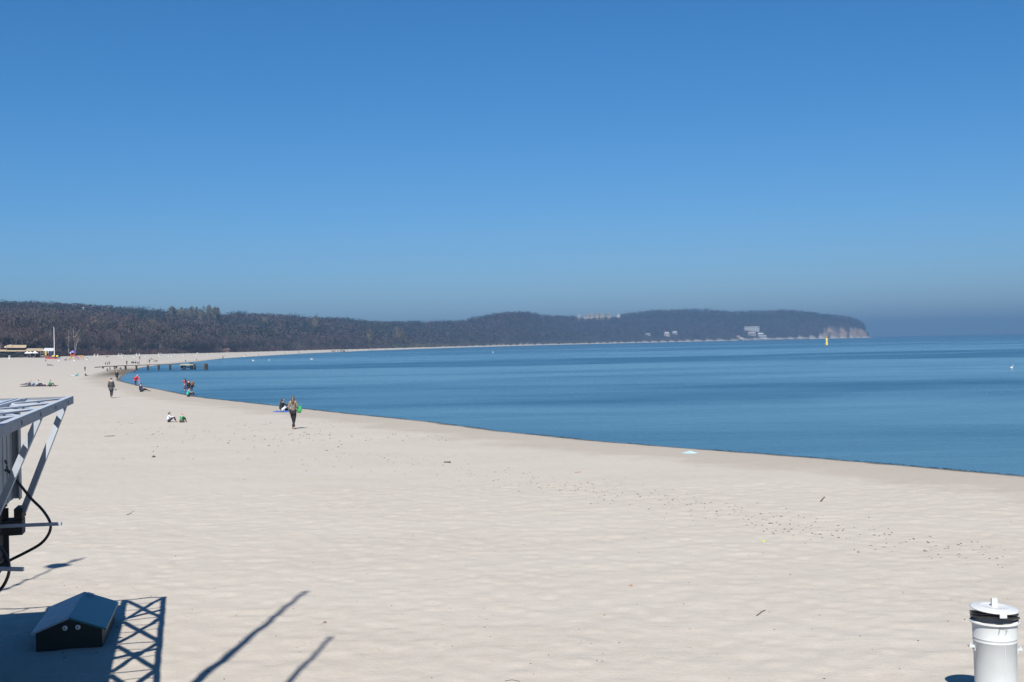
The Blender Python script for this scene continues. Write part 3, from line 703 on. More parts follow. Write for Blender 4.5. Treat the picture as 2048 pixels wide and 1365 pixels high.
# ------------------------------------------------------------------ bin in the right foreground
def bin_parts(t, detail=True):
    BW = mat("white_enamel", (.53, .57, .585), .55, .07, 3, .03, col2=(.64, .67, .685)) if detail else FARW
    n = 48 if detail else 10
    if detail:
        prof = [(.222, 0), (.222, .004), (.226, .02), (.226, .10), (.229, .104), (.226, .108), (.238, .742), (.241, .745), (.2425, .75), (.241, .755), (.2385, .758), (.2388, .778), (.2415, .781), (.243, .786), (.2415, .791), (.239, .794),
                (.2475, .93), (.2475, .945), (.270, .95), (.274, .958), (.270, .966), (.258, .967), (.258, .955), (.235, .95), (.23, .6), (.225, .1), (.001, .09)]
        MB().lathe(prof, (0, 0, 0), n).build("barrel", BW, t)
    else:
        MB().lathe([(.23, 0), (.25, .95), (.27, .96), (.26, .97), (.001, .97)], (0, 0, 0), n).build("barrel", BW, t)
    if detail: MB().beam((.03, -.2235, .12), (.03, -.2375, .74), .006, .004, upv=(0, 1, 0)).build("seam", BW, t)
    lid_ax = Matrix.Rotation(R(3.2), 3, 'Y') @ Matrix.Rotation(R(2), 3, 'X')
    MB().lathe([(.001, .012), (.15, .014), (.16, .019), (.17, .014), (.235, .008), (.262, .0), (.268, -.008), (.262, -.014), (.001, -.012)] if detail else [(.001, .02), (.262, 0), (.262, -.03), (.001, -.03)], (0, 0, 1.108), n, True, lid_ax).build("lid", BW, t)
    if not detail: return
    BAG = mat("black_bag", (.012, .012, .014), .28, .3, 30, .6)
    b_ = MB()
    b_.lathe([(.22, -.035), (.250, -.03), (.262, -.015), (.256, .0), (.243, .005), (.256, .014), (.272, .03), (.268, .045), (.25, .052), (.266, .058), (.272, .070), (.255, .085), (.22, .088)], (.002, .014, 1.012), 64, True, Matrix.Rotation(R(2.5), 3, 'Y') @ Matrix.Rotation(R(-11), 3, 'X') @ Matrix.Diagonal((.99, .92, .62)), wob=.014, wn_=7)
    b_.lathe([(.240, -.02), (.264, -.012), (.272, .004), (.266, .018), (.25, .024)], (.012, .03, .995), 64, True, Matrix.Rotation(R(4), 3, 'Y') @ Matrix.Rotation(R(-11), 3, 'X') @ Matrix.Diagonal((1, .9, 1)), wob=.016, wn_=5)
    b_.build("bin_bag", BAG, t)
    MB().lathe([(.001, .956), (.20, .956), (.205, .963), (.250, .963), (.250, .950), (.001, .945)], (0, 0, 0), 48).build("inner_plate", mat("pale_plate", (.80, .79, .77), .6, .1, 6), t)
    hd = MB(); hd.tube([(0, .0, 1.112), (0, 0, 1.125)], [.045, .035], 16); hd.box((-.032, -.02, 1.12), (.032, .02, 1.215)); hd.build("lid_handle", BW, t)
    st = MB(); st.box((-.040, -.285, 1.052), (.040, -.279, 1.088)); st.hexa([(-.040, -.285, 1.0882), (.04, -.285, 1.0882), (.04, -.24, 1.106), (-.04, -.24, 1.106)], [(-.040, -.283, 1.0932), (.04, -.283, 1.0932), (.04, -.24, 1.111), (-.04, -.24, 1.111)]); st.build("hasp", BW, t)
    w_ = MB(); w_.tube([(-.040, -.277, .955), (-.041, -.279, .93), (-.045, -.262, .88)], .0022, 6); w_.tube([(.038, -.277, .95), (.040, -.279, .92), (.030, -.262, .88)], .0026, 6); w_.tube([(-.04, -.277, .957), (.04, -.277, .952)], .002, 6); w_.build("wire_hook", mat("rusty_wire", (.2, .17, .14), .6), t)
    for s_ in (-1, 1):
        br = MB(); br.box((min(s_ * .236, s_ * .30), -.035, .655 - .02 * s_), (max(s_ * .236, s_ * .30), .035, .675 - .02 * s_)); br.box((min(s_ * .236, s_ * .245), -.045, .62 - .02 * s_), (max(s_ * .236, s_ * .245), .045, .6545 - .02 * s_)); br.tube([(s_ * .28, -.01, .6752 - .02 * s_), (s_ * .28, -.01, .698 - .02 * s_)], .014, 8)
        br.build("bracket", BW, t)
FARW = mat("far_white_enamel", (.95, .96, .98), .5, .03)
bp_ = atZ(1989, 1243, .955); bp_.z = gz(bp_.x, bp_.y)
tb = empty("trash_bin", (bp_.x, bp_.y, 0.0), R(-3), "large white round trash bin with black bag and hinged lid in the near right corner", "trash bin", "white trash bins standing on the beach")
bin_parts(tb); tb.scale = (.962, .962, 1)

# far bins along the dunes
far_bin = empty("trash_bin"); bin_parts(far_bin, False)
bins = [(19, 718), (118.5, 722.5), (149, 722.5), (174, 720), (189, 713.5), (195.5, 713.5), (237.5, 712.5), (243, 712.5), (245.5, 716.5), (268, 715), (273, 711.5), (279, 712), (291, 714), (317.5, 711), (322, 711), (320.5, 714.5),
        (337, 713.5), (343, 713.2), (367.5, 712), (394.5, 709), (392.5, 711.8), (415, 711), (447.5, 707.2), (489, 707.8), (1022, 692)]
ordn = "first second third fourth fifth sixth seventh eighth ninth tenth eleventh twelfth thirteenth fourteenth fifteenth sixteenth seventeenth eighteenth nineteenth twentieth".split()
ordn += ["twenty-first", "twenty-second", "twenty-third", "twenty-fourth", "last"]
bins.sort()
for i, (px_, py_) in enumerate(bins):
    o = far_bin if i == 0 else copy_tree(far_bin)
    P = hit(px_, py_)
    if i == len(bins) - 1: P = at_r(px_, 2200)
    if P.y > 760 and i < len(bins) - 1:
        P = at_r(px_, 620)
    o.location = P; s_ = 1.75; o.scale = (s_, s_, 1.15)
    tag(o, "small white trash bin far along the beach, %s from the left" % ordn[i], "trash bin", "white trash bins standing on the beach")

# ------------------------------------------------------------------ people
PEND = []; SUBLEV = 1
def skinobj(name, verts, edges, radii, m, parent, sub=None, root=0):
    sub = SUBLEV if sub is None else sub
    me = bpy.data.meshes.new(name); me.from_pydata([tuple(v) for v in verts], edges, [])
    o = bpy.data.objects.new(name, me); COL.objects.link(o); o.parent = parent
    md = o.modifiers.new("skin", 'SKIN'); md.use_smooth_shade = True
    sv = me.skin_vertices[0].data if me.skin_vertices else None
    PEND.append((o, radii, root, m, sub)); return o
def finish_skins():
    bpy.context.view_layer.update()
    for o, radii, root, m, sub in PEND:
        me = o.data
        if not me.skin_vertices:
            bm = bmesh.new(); bm.from_mesh(me); bm.verts.layers.skin.verify(); bm.to_mesh(me); bm.free()
        for i, r in enumerate(radii):
            d = me.skin_vertices[0].data[i]; d.radius = r if isinstance(r, tuple) else (r, r); d.use_root = (i == root)
        if sub:
            sm_ = o.modifiers.new("sub", 'SUBSURF'); sm_.levels = sub; sm_.render_levels = sub
        me.update_tag(); o.update_tag()
    bpy.context.view_layer.update()
    dg = bpy.context.evaluated_depsgraph_get()
    for o, radii, root, m, sub in PEND:
        ev = o.evaluated_get(dg); nm = bpy.data.meshes.new_from_object(ev, depsgraph=dg)
        nm.materials.clear(); nm.materials.append(m)
        nm.polygons.foreach_set("use_smooth", [True] * len(nm.polygons)); nm.name = o.name
        o.modifiers.clear(); o.data = nm

def J(pose):
    j = dict(pel=(0, 0, .92), wai=(0, 0, 1.08), che=(0, 0, 1.27), nkb=(0, -.01, 1.42), nck=(0, 0, 1.50), hed=(0, .02, 1.59), top=(0, .015, 1.66),
             shL=(-.155, 0, 1.385), elL=(-.205, -.03, 1.13), wrL=(-.215, .05, .90), haL=(-.215, .07, .83), shR=(.155, 0, 1.385), elR=(.205, -.03, 1.13), wrR=(.215, .05, .90), haR=(.215, .07, .83),
             hiL=(-.09, 0, .90), knL=(-.095, .03, .49), anL=(-.10, -.02, .09), toL=(-.11, .15, .035), hiR=(.09, 0, .90), knR=(.095, .03, .49), anR=(.10, -.02, .09), toR=(.11, .15, .035))
    if pose == 'walk':
        j.update(knL=(-.09, .16, .50), anL=(-.09, .20, .09), toL=(-.10, .36, .05), knR=(.09, -.02, .49), anR=(.09, -.26, .14), toR=(.10, -.14, .035), elL=(-.21, -.12, 1.14), wrL=(-.22, -.10, .89), haL=(-.22, -.08, .82), elR=(.21, .05, 1.13), wrR=(.22, .16, .92), haR=(.22, .19, .85))
    if pose == 'cross':   # narrow crossing step, seen from behind
        j.update(knL=(-.02, .08, .49), anL=(.06, -.08, .10), toL=(.07, .06, .035), knR=(.05, .02, .49), anR=(-.06, .14, .09), toR=(-.07, .30, .04), elL=(-.215, -.03, 1.14), wrL=(-.20, .06, .93), haL=(-.19, .10, .87), elR=(.22, -.02, 1.15), wrR=(.22, .14, 1.04), haR=(.21, .2, 1.03))
    if pose == 'phone':
        j.update(elL=(-.27, .02, 1.16), wrL=(-.22, .22, 1.36), haL=(-.20, .28, 1.42), elR=(.27, .02, 1.16), wrR=(.12, .25, 1.3), haR=(.05, .3, 1.34))
    if pose == 'lean':    # standing, bent slightly forward, arms forward
        j.update(wai=(0, .03, 1.07), che=(0, .10, 1.23), nkb=(0, .16, 1.36), nck=(0, .20, 1.43), hed=(0, .25, 1.51), top=(0, .27, 1.58), shL=(-.17, .15, 1.33), shR=(.17, .15, 1.33), elL=(-.22, .26, 1.1), wrL=(-.16, .42, 1.0), haL=(-.14, .48, .98), elR=(.22, .26, 1.1), wrR=(.16, .42, 1.0), haR=(.14, .48, .98))
    if pose in ('sit', 'sitlong', 'sitcross', 'crouch'):
        dz = .25 if pose == 'crouch' else 0
        j.update(pel=(0, -.02, .13), wai=(0, -.03, .29), che=(0, .03, .47), nkb=(0, .08, .61), nck=(0, .10, .68), hed=(0, .13, .77), top=(0, .13, .84), shL=(-.17, .07, .57), shR=(.17, .07, .57), hiL=(-.09, .04, .12), hiR=(.09, .04, .12),
                 knL=(-.13, .44, .44), anL=(-.12, .62, .08), toL=(-.12, .78, .04), knR=(.13, .44, .44), anR=(.12, .62, .08), toR=(.12, .78, .04),
                 elL=(-.24, .24, .42), wrL=(-.13, .44, .45), haL=(-.07, .49, .43), elR=(.24, .24, .42), wrR=(.13, .44, .45), haR=(.07, .49, .43))
        if pose == 'sitlong':
            j.update(wai=(0, -.07, .29), che=(0, -.07, .48), nkb=(0, -.03, .62), nck=(0, 0, .69), hed=(0, .04, .78), top=(0, .05, .85), shL=(-.17, -.04, .58), shR=(.17, -.04, .58), knL=(-.11, .44, .24), anL=(-.1, .84, .08), toL=(-.1, .93, .18), knR=(.11, .42, .34), anR=(.1, .80, .09), toR=(.1, .93, .10), elL=(-.24, .1, .38), wrL=(-.15, .3, .3), haL=(-.12, .36, .28), elR=(.24, .1, .38), wrR=(.14, .3, .34), haR=(.11, .36, .34))
        if pose == 'sitcross':
            j.update(knL=(-.30, .32, .22), anL=(.02, .40, .09), toL=(.14, .42, .06), knR=(.30, .32, .22), anR=(-.02, .50, .09), toR=(-.14, .52, .06), wrL=(-.18, .36, .30), haL=(-.12, .42, .28), wrR=(.18, .36, .30), haR=(.12, .42, .28))
        if pose == 'crouch':
            for k in j:
                if k[:2] not in ('an', 'to'): x, y, z = j[k]; j[k] = (x, y, z + dz)
            j.update(anL=(-.11, .2, .08), toL=(-.12, .36, .04), anR=(.11, .2, .08), toR=(.12, .36, .04), knL=(-.13, .46, .50), knR=(.13, .46, .50))
    if pose == 'lie':
        j.update(pel=(0, 0, .12), wai=(0, -.16, .12), che=(0, -.35, .13), nkb=(0, -.5, .14), nck=(0, -.58, .15), hed=(0, -.68, .17), top=(0, -.75, .18), shL=(-.17, -.47, .12), elL=(-.26, -.24, .07), wrL=(-.26, .0, .06), haL=(-.26, .07, .06), shR=(.17, -.47, .12), elR=(.26, -.24, .07), wrR=(.26, 0, .06), haR=(.26, .07, .06),
                 hiL=(-.09, .03, .11), knL=(-.10, .42, .2), anL=(-.10, .82, .07), toL=(-.11, .88, .16), hiR=(.09, .03, .11), knR=(.1, .36, .38), anR=(.1, .62, .07), toR=(.11, .76, .05))
    if pose == 'prone':   # lying propped on the elbows
        j.update(pel=(0, 0, .11), wai=(0, -.17, .13), che=(0, -.34, .22), nkb=(0, -.46, .33), nck=(0, -.5, .40), hed=(0, -.54, .49), top=(0, -.55, .56), shL=(-.17, -.42, .30), elL=(-.2, -.5, .05), wrL=(-.1, -.68, .05), haL=(-.06, -.74, .05), shR=(.17, -.42, .30), elR=(.2, -.5, .05), wrR=(.1, -.68, .05), haR=(.06, -.74, .05),
                 hiL=(-.09, .04, .1), knL=(-.1, .44, .07), anL=(-.1, .84, .07), toL=(-.1, .95, .04), hiR=(.09, .04, .1), knR=(.1, .44, .07), anR=(.1, .84, .07), toR=(.1, .95, .04))
    return {k: Vector(v) for k, v in j.items()}
RAD = dict(pel=.135, wai=.115, che=.135, nkb=.085, nck=.055, hed=.092, top=.06, sh=.058, el=.042, wr=.029, ha=.032, hi=.088, kn=.055, an=.037, to=.032)
TORSO = ['pel', 'wai', 'che', 'nkb']
SKIN = cmat((.55, .36, .28), .6, "skin_tone")
def person(loc, rz, h, pose, top, legs, hair, label, hairlen='short', coat=0, shoes=(.05, .05, .05), sleeves=True, group=None, detail=False, bare=False, hat=None, skirt=None, parts=True):
    global SUBLEV; SUBLEV = 2 if detail else 1
    t = empty("person", loc, rz, label, "person", group); s = h / 1.68; t.scale = (s, s, s); j = J(pose)
    V_ = []; E_ = []; Rr = []; ix = {}
    def ad(k, p, r):
        ix[k] = len(V_); V_.append(p); Rr.append(r); return ix[k]
    for k in TORSO + ['nck', 'hed', 'top']: ad(k, j[k], RAD[k] * (.92 if k in TORSO else 1))
    for a, b in zip((TORSO + ['nck', 'hed', 'top'])[:-1], (TORSO + ['nck', 'hed', 'top'])[1:]): E_.append((ix[a], ix[b]))
    hd = (j['top'] - j['nck']).normalized(); face = Vector((0, 1, 0)) if pose not in ('lie',) else Vector((0, 0, 1))
    if detail:   # chin, nose
        ad('chin', j['hed'] + face * .075 - hd * .055, .035); E_.append((ix['hed'], ix['chin']))
        ad('nose', j['hed'] + face * .105 - hd * .005, .014); E_.append((ix['hed'], ix['nose']))
        for sg in (-1, 1):
            ad('ear%d' % sg, j['hed'] + Vector((sg * .098, -.005, -.005)), .016); E_.append((ix['hed'], ix['ear%d' % sg]))
    for sd2 in 'LR':
        prev = 'nkb'
        for k in ('sh', 'el', 'wr', 'ha'): ad(k + sd2, j[k + sd2], RAD[k] * .95); E_.append((ix[prev], ix[k + sd2])); prev = k + sd2
        if detail:
            d = (j['ha' + sd2] - j['wr' + sd2]).normalized(); sgn = -1 if sd2 == 'L' else 1; ax = d.cross(Vector((sgn, 0, .2))).normalized(); cu = ax.cross(d).normalized() * -sgn
            for f in range(4):
                o_ = (f - 1.5) * .019; ln = (.058, .072, .068, .052)[f]
                a0 = j['ha' + sd2] + ax * o_ + d * .02; ad('f%d%s' % (f, sd2), a0 + d * ln * .55 , .0085); ad('g%d%s' % (f, sd2), a0 + d * ln + cu * .018, .0075)
                E_.append((ix['ha' + sd2], ix['f%d%s' % (f, sd2)])); E_.append((ix['f%d%s' % (f, sd2)], ix['g%d%s' % (f, sd2)]))
            ad('t' + sd2, j['wr' + sd2] * .35 + j['ha' + sd2] * .65 + ax * .048 + cu * .012, .010); E_.append((ix['ha' + sd2], ix['t' + sd2]))
        prev = 'pel'
        for k in ('hi', 'kn', 'an', 'to'): ad(k + sd2, j[k + sd2], RAD[k] * .93); E_.append((ix[prev], ix[k + sd2])); prev = k + sd2
    skinobj("body", V_, E_, Rr, SKIN, t)
    # top
    V_, E_, Rr, ix = [], [], [], {}
    for k in TORSO: ad(k, j[k] - (Vector((0, 0, .015)) if k == 'nkb' else Vector()), RAD[k] * 1.13 + .006)
    for a, b in zip(TORSO[:-1], TORSO[1:]): E_.append((ix[a], ix[b]))
    for sd2 in 'LR':
        prev = 'nkb'
        for k in (('sh', 'el', 'wr') if sleeves else ('sh', 'el')):
            p = j[k + sd2]
            if k == 'el' and not sleeves: p = j['sh' + sd2].lerp(p, .6)
            ad(k + sd2, p, RAD[k] * 1.15 + .006 + (.006 if coat else 0)); E_.append((ix[prev], ix[k + sd2])); prev = k + sd2
    if coat:
        up_ = (j['wai'] - j['pel']).normalized(); ad('h1', j['pel'] - up_ * .16, .19); ad('h2', j['pel'] - up_ * (.16 + coat), .205); E_ += [(ix['pel'], ix['h1']), (ix['h1'], ix['h2'])]
        Rr[ix['che']] += .02; Rr[ix['wai']] += .03; Rr[ix['pel']] += .02
    skinobj("coat" if coat else "shirt", V_, E_, Rr, cmat(top), t)
    # legs
    if skirt:
        V_, E_, Rr, ix = [], [], [], {}
        ad('pel', j['pel'], .15); m1 = (j['knL'] + j['knR']) / 2; ad('kn', m1, .20); m2 = (j['anL'] + j['anR']) / 2; ad('an', m1.lerp(m2, .6), .22); E_ = [(0, 1), (1, 2)]
        skinobj("skirt", V_, E_, Rr, cmat(skirt), t)
    else:
        V_, E_, Rr, ix = [], [], [], {}
        ad('pel', j['pel'], RAD['pel'] * 1.05)
        for sd2 in 'LR':
            prev = 'pel'
            for k in ('hi', 'kn', 'an'):
                p = j[k + sd2]; 
                if k == 'an': p = j['kn' + sd2].lerp(p, .93)
                ad(k + sd2, p, RAD[k] * 1.14 + .006); E_.append((ix[prev], ix[k + sd2])); prev = k + sd2
        skinobj("trousers", V_, E_, Rr, cmat(legs), t)
    if not bare and parts:
        for sd2 in 'LR':
            a, b = j['an' + sd2], j['to' + sd2]
            skinobj("shoe", [a.lerp(b, -.12), a.lerp(b, .5), b], [(0, 1), (1, 2)], [.046, .044, .036], cmat(shoes, .6), t)
    # hair or hat
    back = -face; hc = j['hed']
    if hat:
        skinobj("hat", [hc + hd * .01 + back * .02, hc + hd * .07 + back * .01, hc + hd * .12], [(0, 1), (1, 2)], [.098, .098, .05], cmat(hat), t)
    elif hairlen == 'short':
        skinobj("hair", [hc - hd * .02 + back * .045, hc + hd * .04 + back * .022, hc + hd * .085], [(0, 1), (1, 2)], [.088, .104, .072], cmat(hair, .6, "hair"), t)
    else:
        dn = {'bob': .16, 'long': .34}[hairlen]
        skinobj("hair", [hc + hd * .085, hc + hd * .03 + back * .028, hc - hd * .08 + back * .062, hc - hd * dn * .65 + back * .095, hc - hd * dn + back * .11], [(0, 1), (1, 2), (2, 3), (3, 4)], [.066, .10, .098, .095 if dn > .2 else .08, .055], cmat(hair, .6, "hair"), t)
    return t

def mk(px, feet, headpx, *a, **k):
    """person standing on the pixel (px, feet) with the head top at headpx; height limited to human sizes"""
    P = hit(px, feet); kind = a[0]; full = k.pop('full', 1.0)
    hh = (feet - headpx) / F * P.y / full
    hh = max(k.pop('lo', .95), min(1.88, hh)); rz = k.pop('rz', 0.0)
    return person(P - Vector((0, 0, .01)), rz, hh, *a, **k)
DK = (.02, .022, .03)
W1 = mk(587, 860, 793, 'cross', (.22, .185, .145), (.012, .013, .018), (.11, .06, .03), "woman in a taupe jumper walking away with a green bag on her arm", hairlen='long', bare=True, detail=True, rz=R(4))
for_bag = MB(); for_bag.lathe([(.0, 0), (.10, .01), (.13, .12), (.12, .26), (.10, .30), (.08, .3)], (0, 0, 0), 16, True, Matrix.Diagonal((.95, .45, 1.15)))
gb = for_bag.build("shoulder_bag", cmat((.04, .38, .13)), None); gb.location = W1.location + Vector((.27, .10, .84)); tag(gb, "bright green bag carried by the woman in taupe", "bag"); gb.rotation_euler = (0, R(8), 0)
hb = MB().tube([(-.08, 0, .28), (-.07, 0, .38), (0, 0, .43), (.07, 0, .38), (.08, 0, .28)], .008, 6).build("handle", cmat((.04, .38, .13)), gb)
W2 = mk(563, 823, 796, 'sit', (.015, .015, .018), (.66, .70, .78), (.045, .02, .012), "long haired woman in black top and pale trousers sitting on a blue blanket", full=.535, lo=1.5, hairlen='long', detail=True, rz=R(-62))
P = hit(564, 824); bl_ = MB(); nseg = 10
vv = []; ff = []
for i in range(nseg + 1):
    for k in range(nseg + 1):
        a_, b2 = (i / nseg - .5) * 1.05, (k / nseg - .5) * .9; vv.append((a_, b2, .035 + .03 * math.sin(a_ * 9 + b2 * 5) * math.cos(b2 * 8)))
for i in range(nseg):
    for k in range(nseg): q = i * (nseg + 1) + k; ff.append((q, q + nseg + 1, q + nseg + 2, q + 1))
bo = MB().add(vv, ff, True).build("blanket", cmat((.03, .12, .52)), None); bo.location = P + Vector((0, 0, -.005)); tag(bo, "bright blue blanket under the sitting woman in black", "blanket")
sm_ = bo.modifiers.new("t", 'SOLIDIFY'); sm_.thickness = .02
P = hit(572, 822); sb_ = MB().ell((0, 0, .12), (.17, .13, .15), 14, 8).build("rucksack", cmat((.02, .02, .025)), None); sb_.location = P + Vector((.05, .1, 0)); tag(sb_, "small dark rucksack right of the woman on the blue blanket", "bag")
MB().tube([(-.06, 0, .26), (0, 0, .33), (.06, 0, .26)], .01, 6).build("handle", cmat((.03, .03, .03)), sb_)
mk(337, 846, 825, 'sit', (.72, .76, .86), (.02, .018, .03), (.07, .035, .025), "dark haired child in a white top sitting on the sand", full=.53, lo=1.05, hairlen='bob', detail=True, rz=R(-78), shoes=(.5, .35, .25))
mk(363, 846.5, 828, 'sit', (.05, .26, .12), (.10, .07, .05), (.42, .30, .18), "fair haired child in a green jumper seen from behind", full=.53, lo=1.0, hairlen='short', detail=True, rz=R(-15))
W3 = mk(223, 797, 757, 'walk', (.06, .062, .068), (.03, .04, .06), (.02, .016, .014), "person in a long dark grey coat walking away carrying shoes", coat=.18, detail=True, bare=True, rz=R(6))
sh_ = MB().ell((0, 0, 0), (.05, .13, .04), 10, 6).ell((.06, .03, .03), (.04, .12, .04), 10, 6).build("shoe_pair", cmat((.02, .02, .022)), None); sh_.location = W3.location + Vector((.31, .18, .72)); tag(sh_, "pair of dark shoes dangling from the hand of the person in grey coat", "shoes")
mk(234, 762.5, 741, 'walk', (.02, .022, .022), (.05, .055, .06), (.02, .018, .015), "person in a dark knee length coat standing at the tip of the bay", coat=.16, rz=R(-10))
mk(271, 772, 748.5, 'lean', (.62, .03, .05), (.02, .025, .06), (.08, .05, .04), "stout person in a bright red jacket leaning beside a child in pink", coat=.05, rz=R(-55), hat=(.45, .25, .2)).scale.y *= 1.35
mk(278.5, 769, 757, 'stand', (.72, .25, .48), (.72, .28, .5), (.6, .6, .6), "toddler in pink overall and white hat beside the red jacket", hat=(.75, .72, .72), rz=R(-60), shoes=(.3, .1, .2)).scale.y *= 1.2
mk(282, 784, 768, 'sitlong', (.02, .035, .10), (.015, .015, .02), (.03, .02, .02), "man in navy jacket sitting with his legs stretched towards the water", full=.56, lo=1.7, rz=R(-86))
mk(370.5, 783, 757, 'phone', (.33, .05, .10), (.10, .07, .2), (.02, .015, .015), "long haired woman in maroon top and violet skirt photographing the sea", hairlen='long', skirt=(.07, .05, .16), rz=R(40))
mk(377.5, 787, 760.5, 'stand', (.012, .012, .014), (.02, .02, .03), (.03, .018, .012), "person in black standing in the middle of the water's edge group", coat=.1, rz=R(-20)).scale.x *= 1.15
mk(383.5, 791, 764, 'lean', (.02, .018, .018), (.04, .07, .16), (.03, .02, .015), "person in blue jeans with brown rucksack bending at the right of the group", rz=R(-70))
Pb = hit(385, 791); bg_ = MB().ell((0, 0, 0), (.16, .20, .24), 14, 8).build("rucksack", cmat((.22, .09, .035)), None); bg_.location = Pb + Vector((.04, -.14, 1.10)); tag(bg_, "brown leather rucksack on the bending person in jeans", "bag")
MB().tube([(-.1, .1, .2), (-.12, .26, .1), (-.1, .2, -.16)], .02, 6).build("strap", cmat((.4, .3, .18)), bg_)
mk(376, 794, 777, 'sit', (.02, .50, .48), (.015, .015, .02), (.05, .03, .02), "person in a bright turquoise shirt sitting below the standing group", full=.53, lo=1.6, sleeves=False, detail=True, rz=R(-68))
# the party on the dark blanket at the left
P0 = hit(74, 773); P1 = hit(104, 774.5)
q0, q1 = hit(42, 773.6), hit(107, 772.3)
dk = MB(); dv = (q1 - q0); dn_ = Vector((-dv.y, dv.x, 0)).normalized() * 1.6
pts = [q0 - dn_ * .3, q1 - dn_ * .3, q1 + dn_, q0 + dn_]
dk.hexa([p + Vector((0, 0, .03)) for p in pts], [p + Vector((0, 0, .07)) for p in pts]).build("blanket", cmat((.035, .035, .045)), None, label="long dark blanket under the party lying on the left sand", cat="blanket")
mk(75, 772.5, 761.5, 'sit', (.62, .68, .75), (.03, .035, .07), (.10, .06, .04), "person in a white shirt sitting on the dark blanket", full=.53, lo=1.6, rz=R(-75))
mk(99, 773.5, 760.5, 'sit', (.06, .30, .14), (.04, .03, .03), (.06, .03, .02), "person in a green shirt sitting at the right end of the dark blanket", full=.53, lo=1.6, rz=R(-70))
mk(86, 773, 768, 'lie', (.03, .035, .08), (.03, .03, .06), (.04, .03, .02), "person in navy lying between the white and the green shirt", full=.3, lo=1.65, rz=R(80))
mk(64, 771.5, 766, 'lie', (.05, .06, .09), (.20, .26, .38), (.02, .02, .02), "person in pale blue trousers lying behind the white shirted one", full=.3, lo=1.65, rz=R(-95))
mk(53.5, 769.5, 764, 'prone', (.10, .14, .20), (.05, .06, .08), (.05, .04, .04), "person propped up at the left end of the dark blanket", full=.35, lo=1.5, rz=R(100))
mk(150, 752.5, 747, 'prone', (.05, .42, .48), (.60, .62, .64), (.10, .05, .04), "sunbather in a turquoise top lying below the blue sunbathers", full=.35, lo=1.6, rz=R(95))
mk(171, 752.5, 748, 'sitlong', (.05, .05, .06), (.10, .09, .10), (.03, .02, .02), "small dark figure reclining right of the turquoise sunbather", full=.5, lo=1.1, rz=R(-90))
mk(95, 731.5, 727, 'sitlong', (.45, .5, .6), (.06, .08, .16), (.03, .02, .02), "sunbather in a light shirt lying left of the grey one", full=.5, lo=1.5, rz=R(-90))
mk(102, 731.5, 728, 'lie', (.10, .14, .2), (.05, .06, .09), (.03, .02, .02), "sunbather in grey blue lying below the red play boat", full=.3, lo=1.6, rz=R(90))
mk(170, 743, 729.5, 'stand', (.40, .42, .48), (.06, .07, .07), (.2, .15, .12), "child in a pale grey top standing alone on the left sand", lo=1.1)
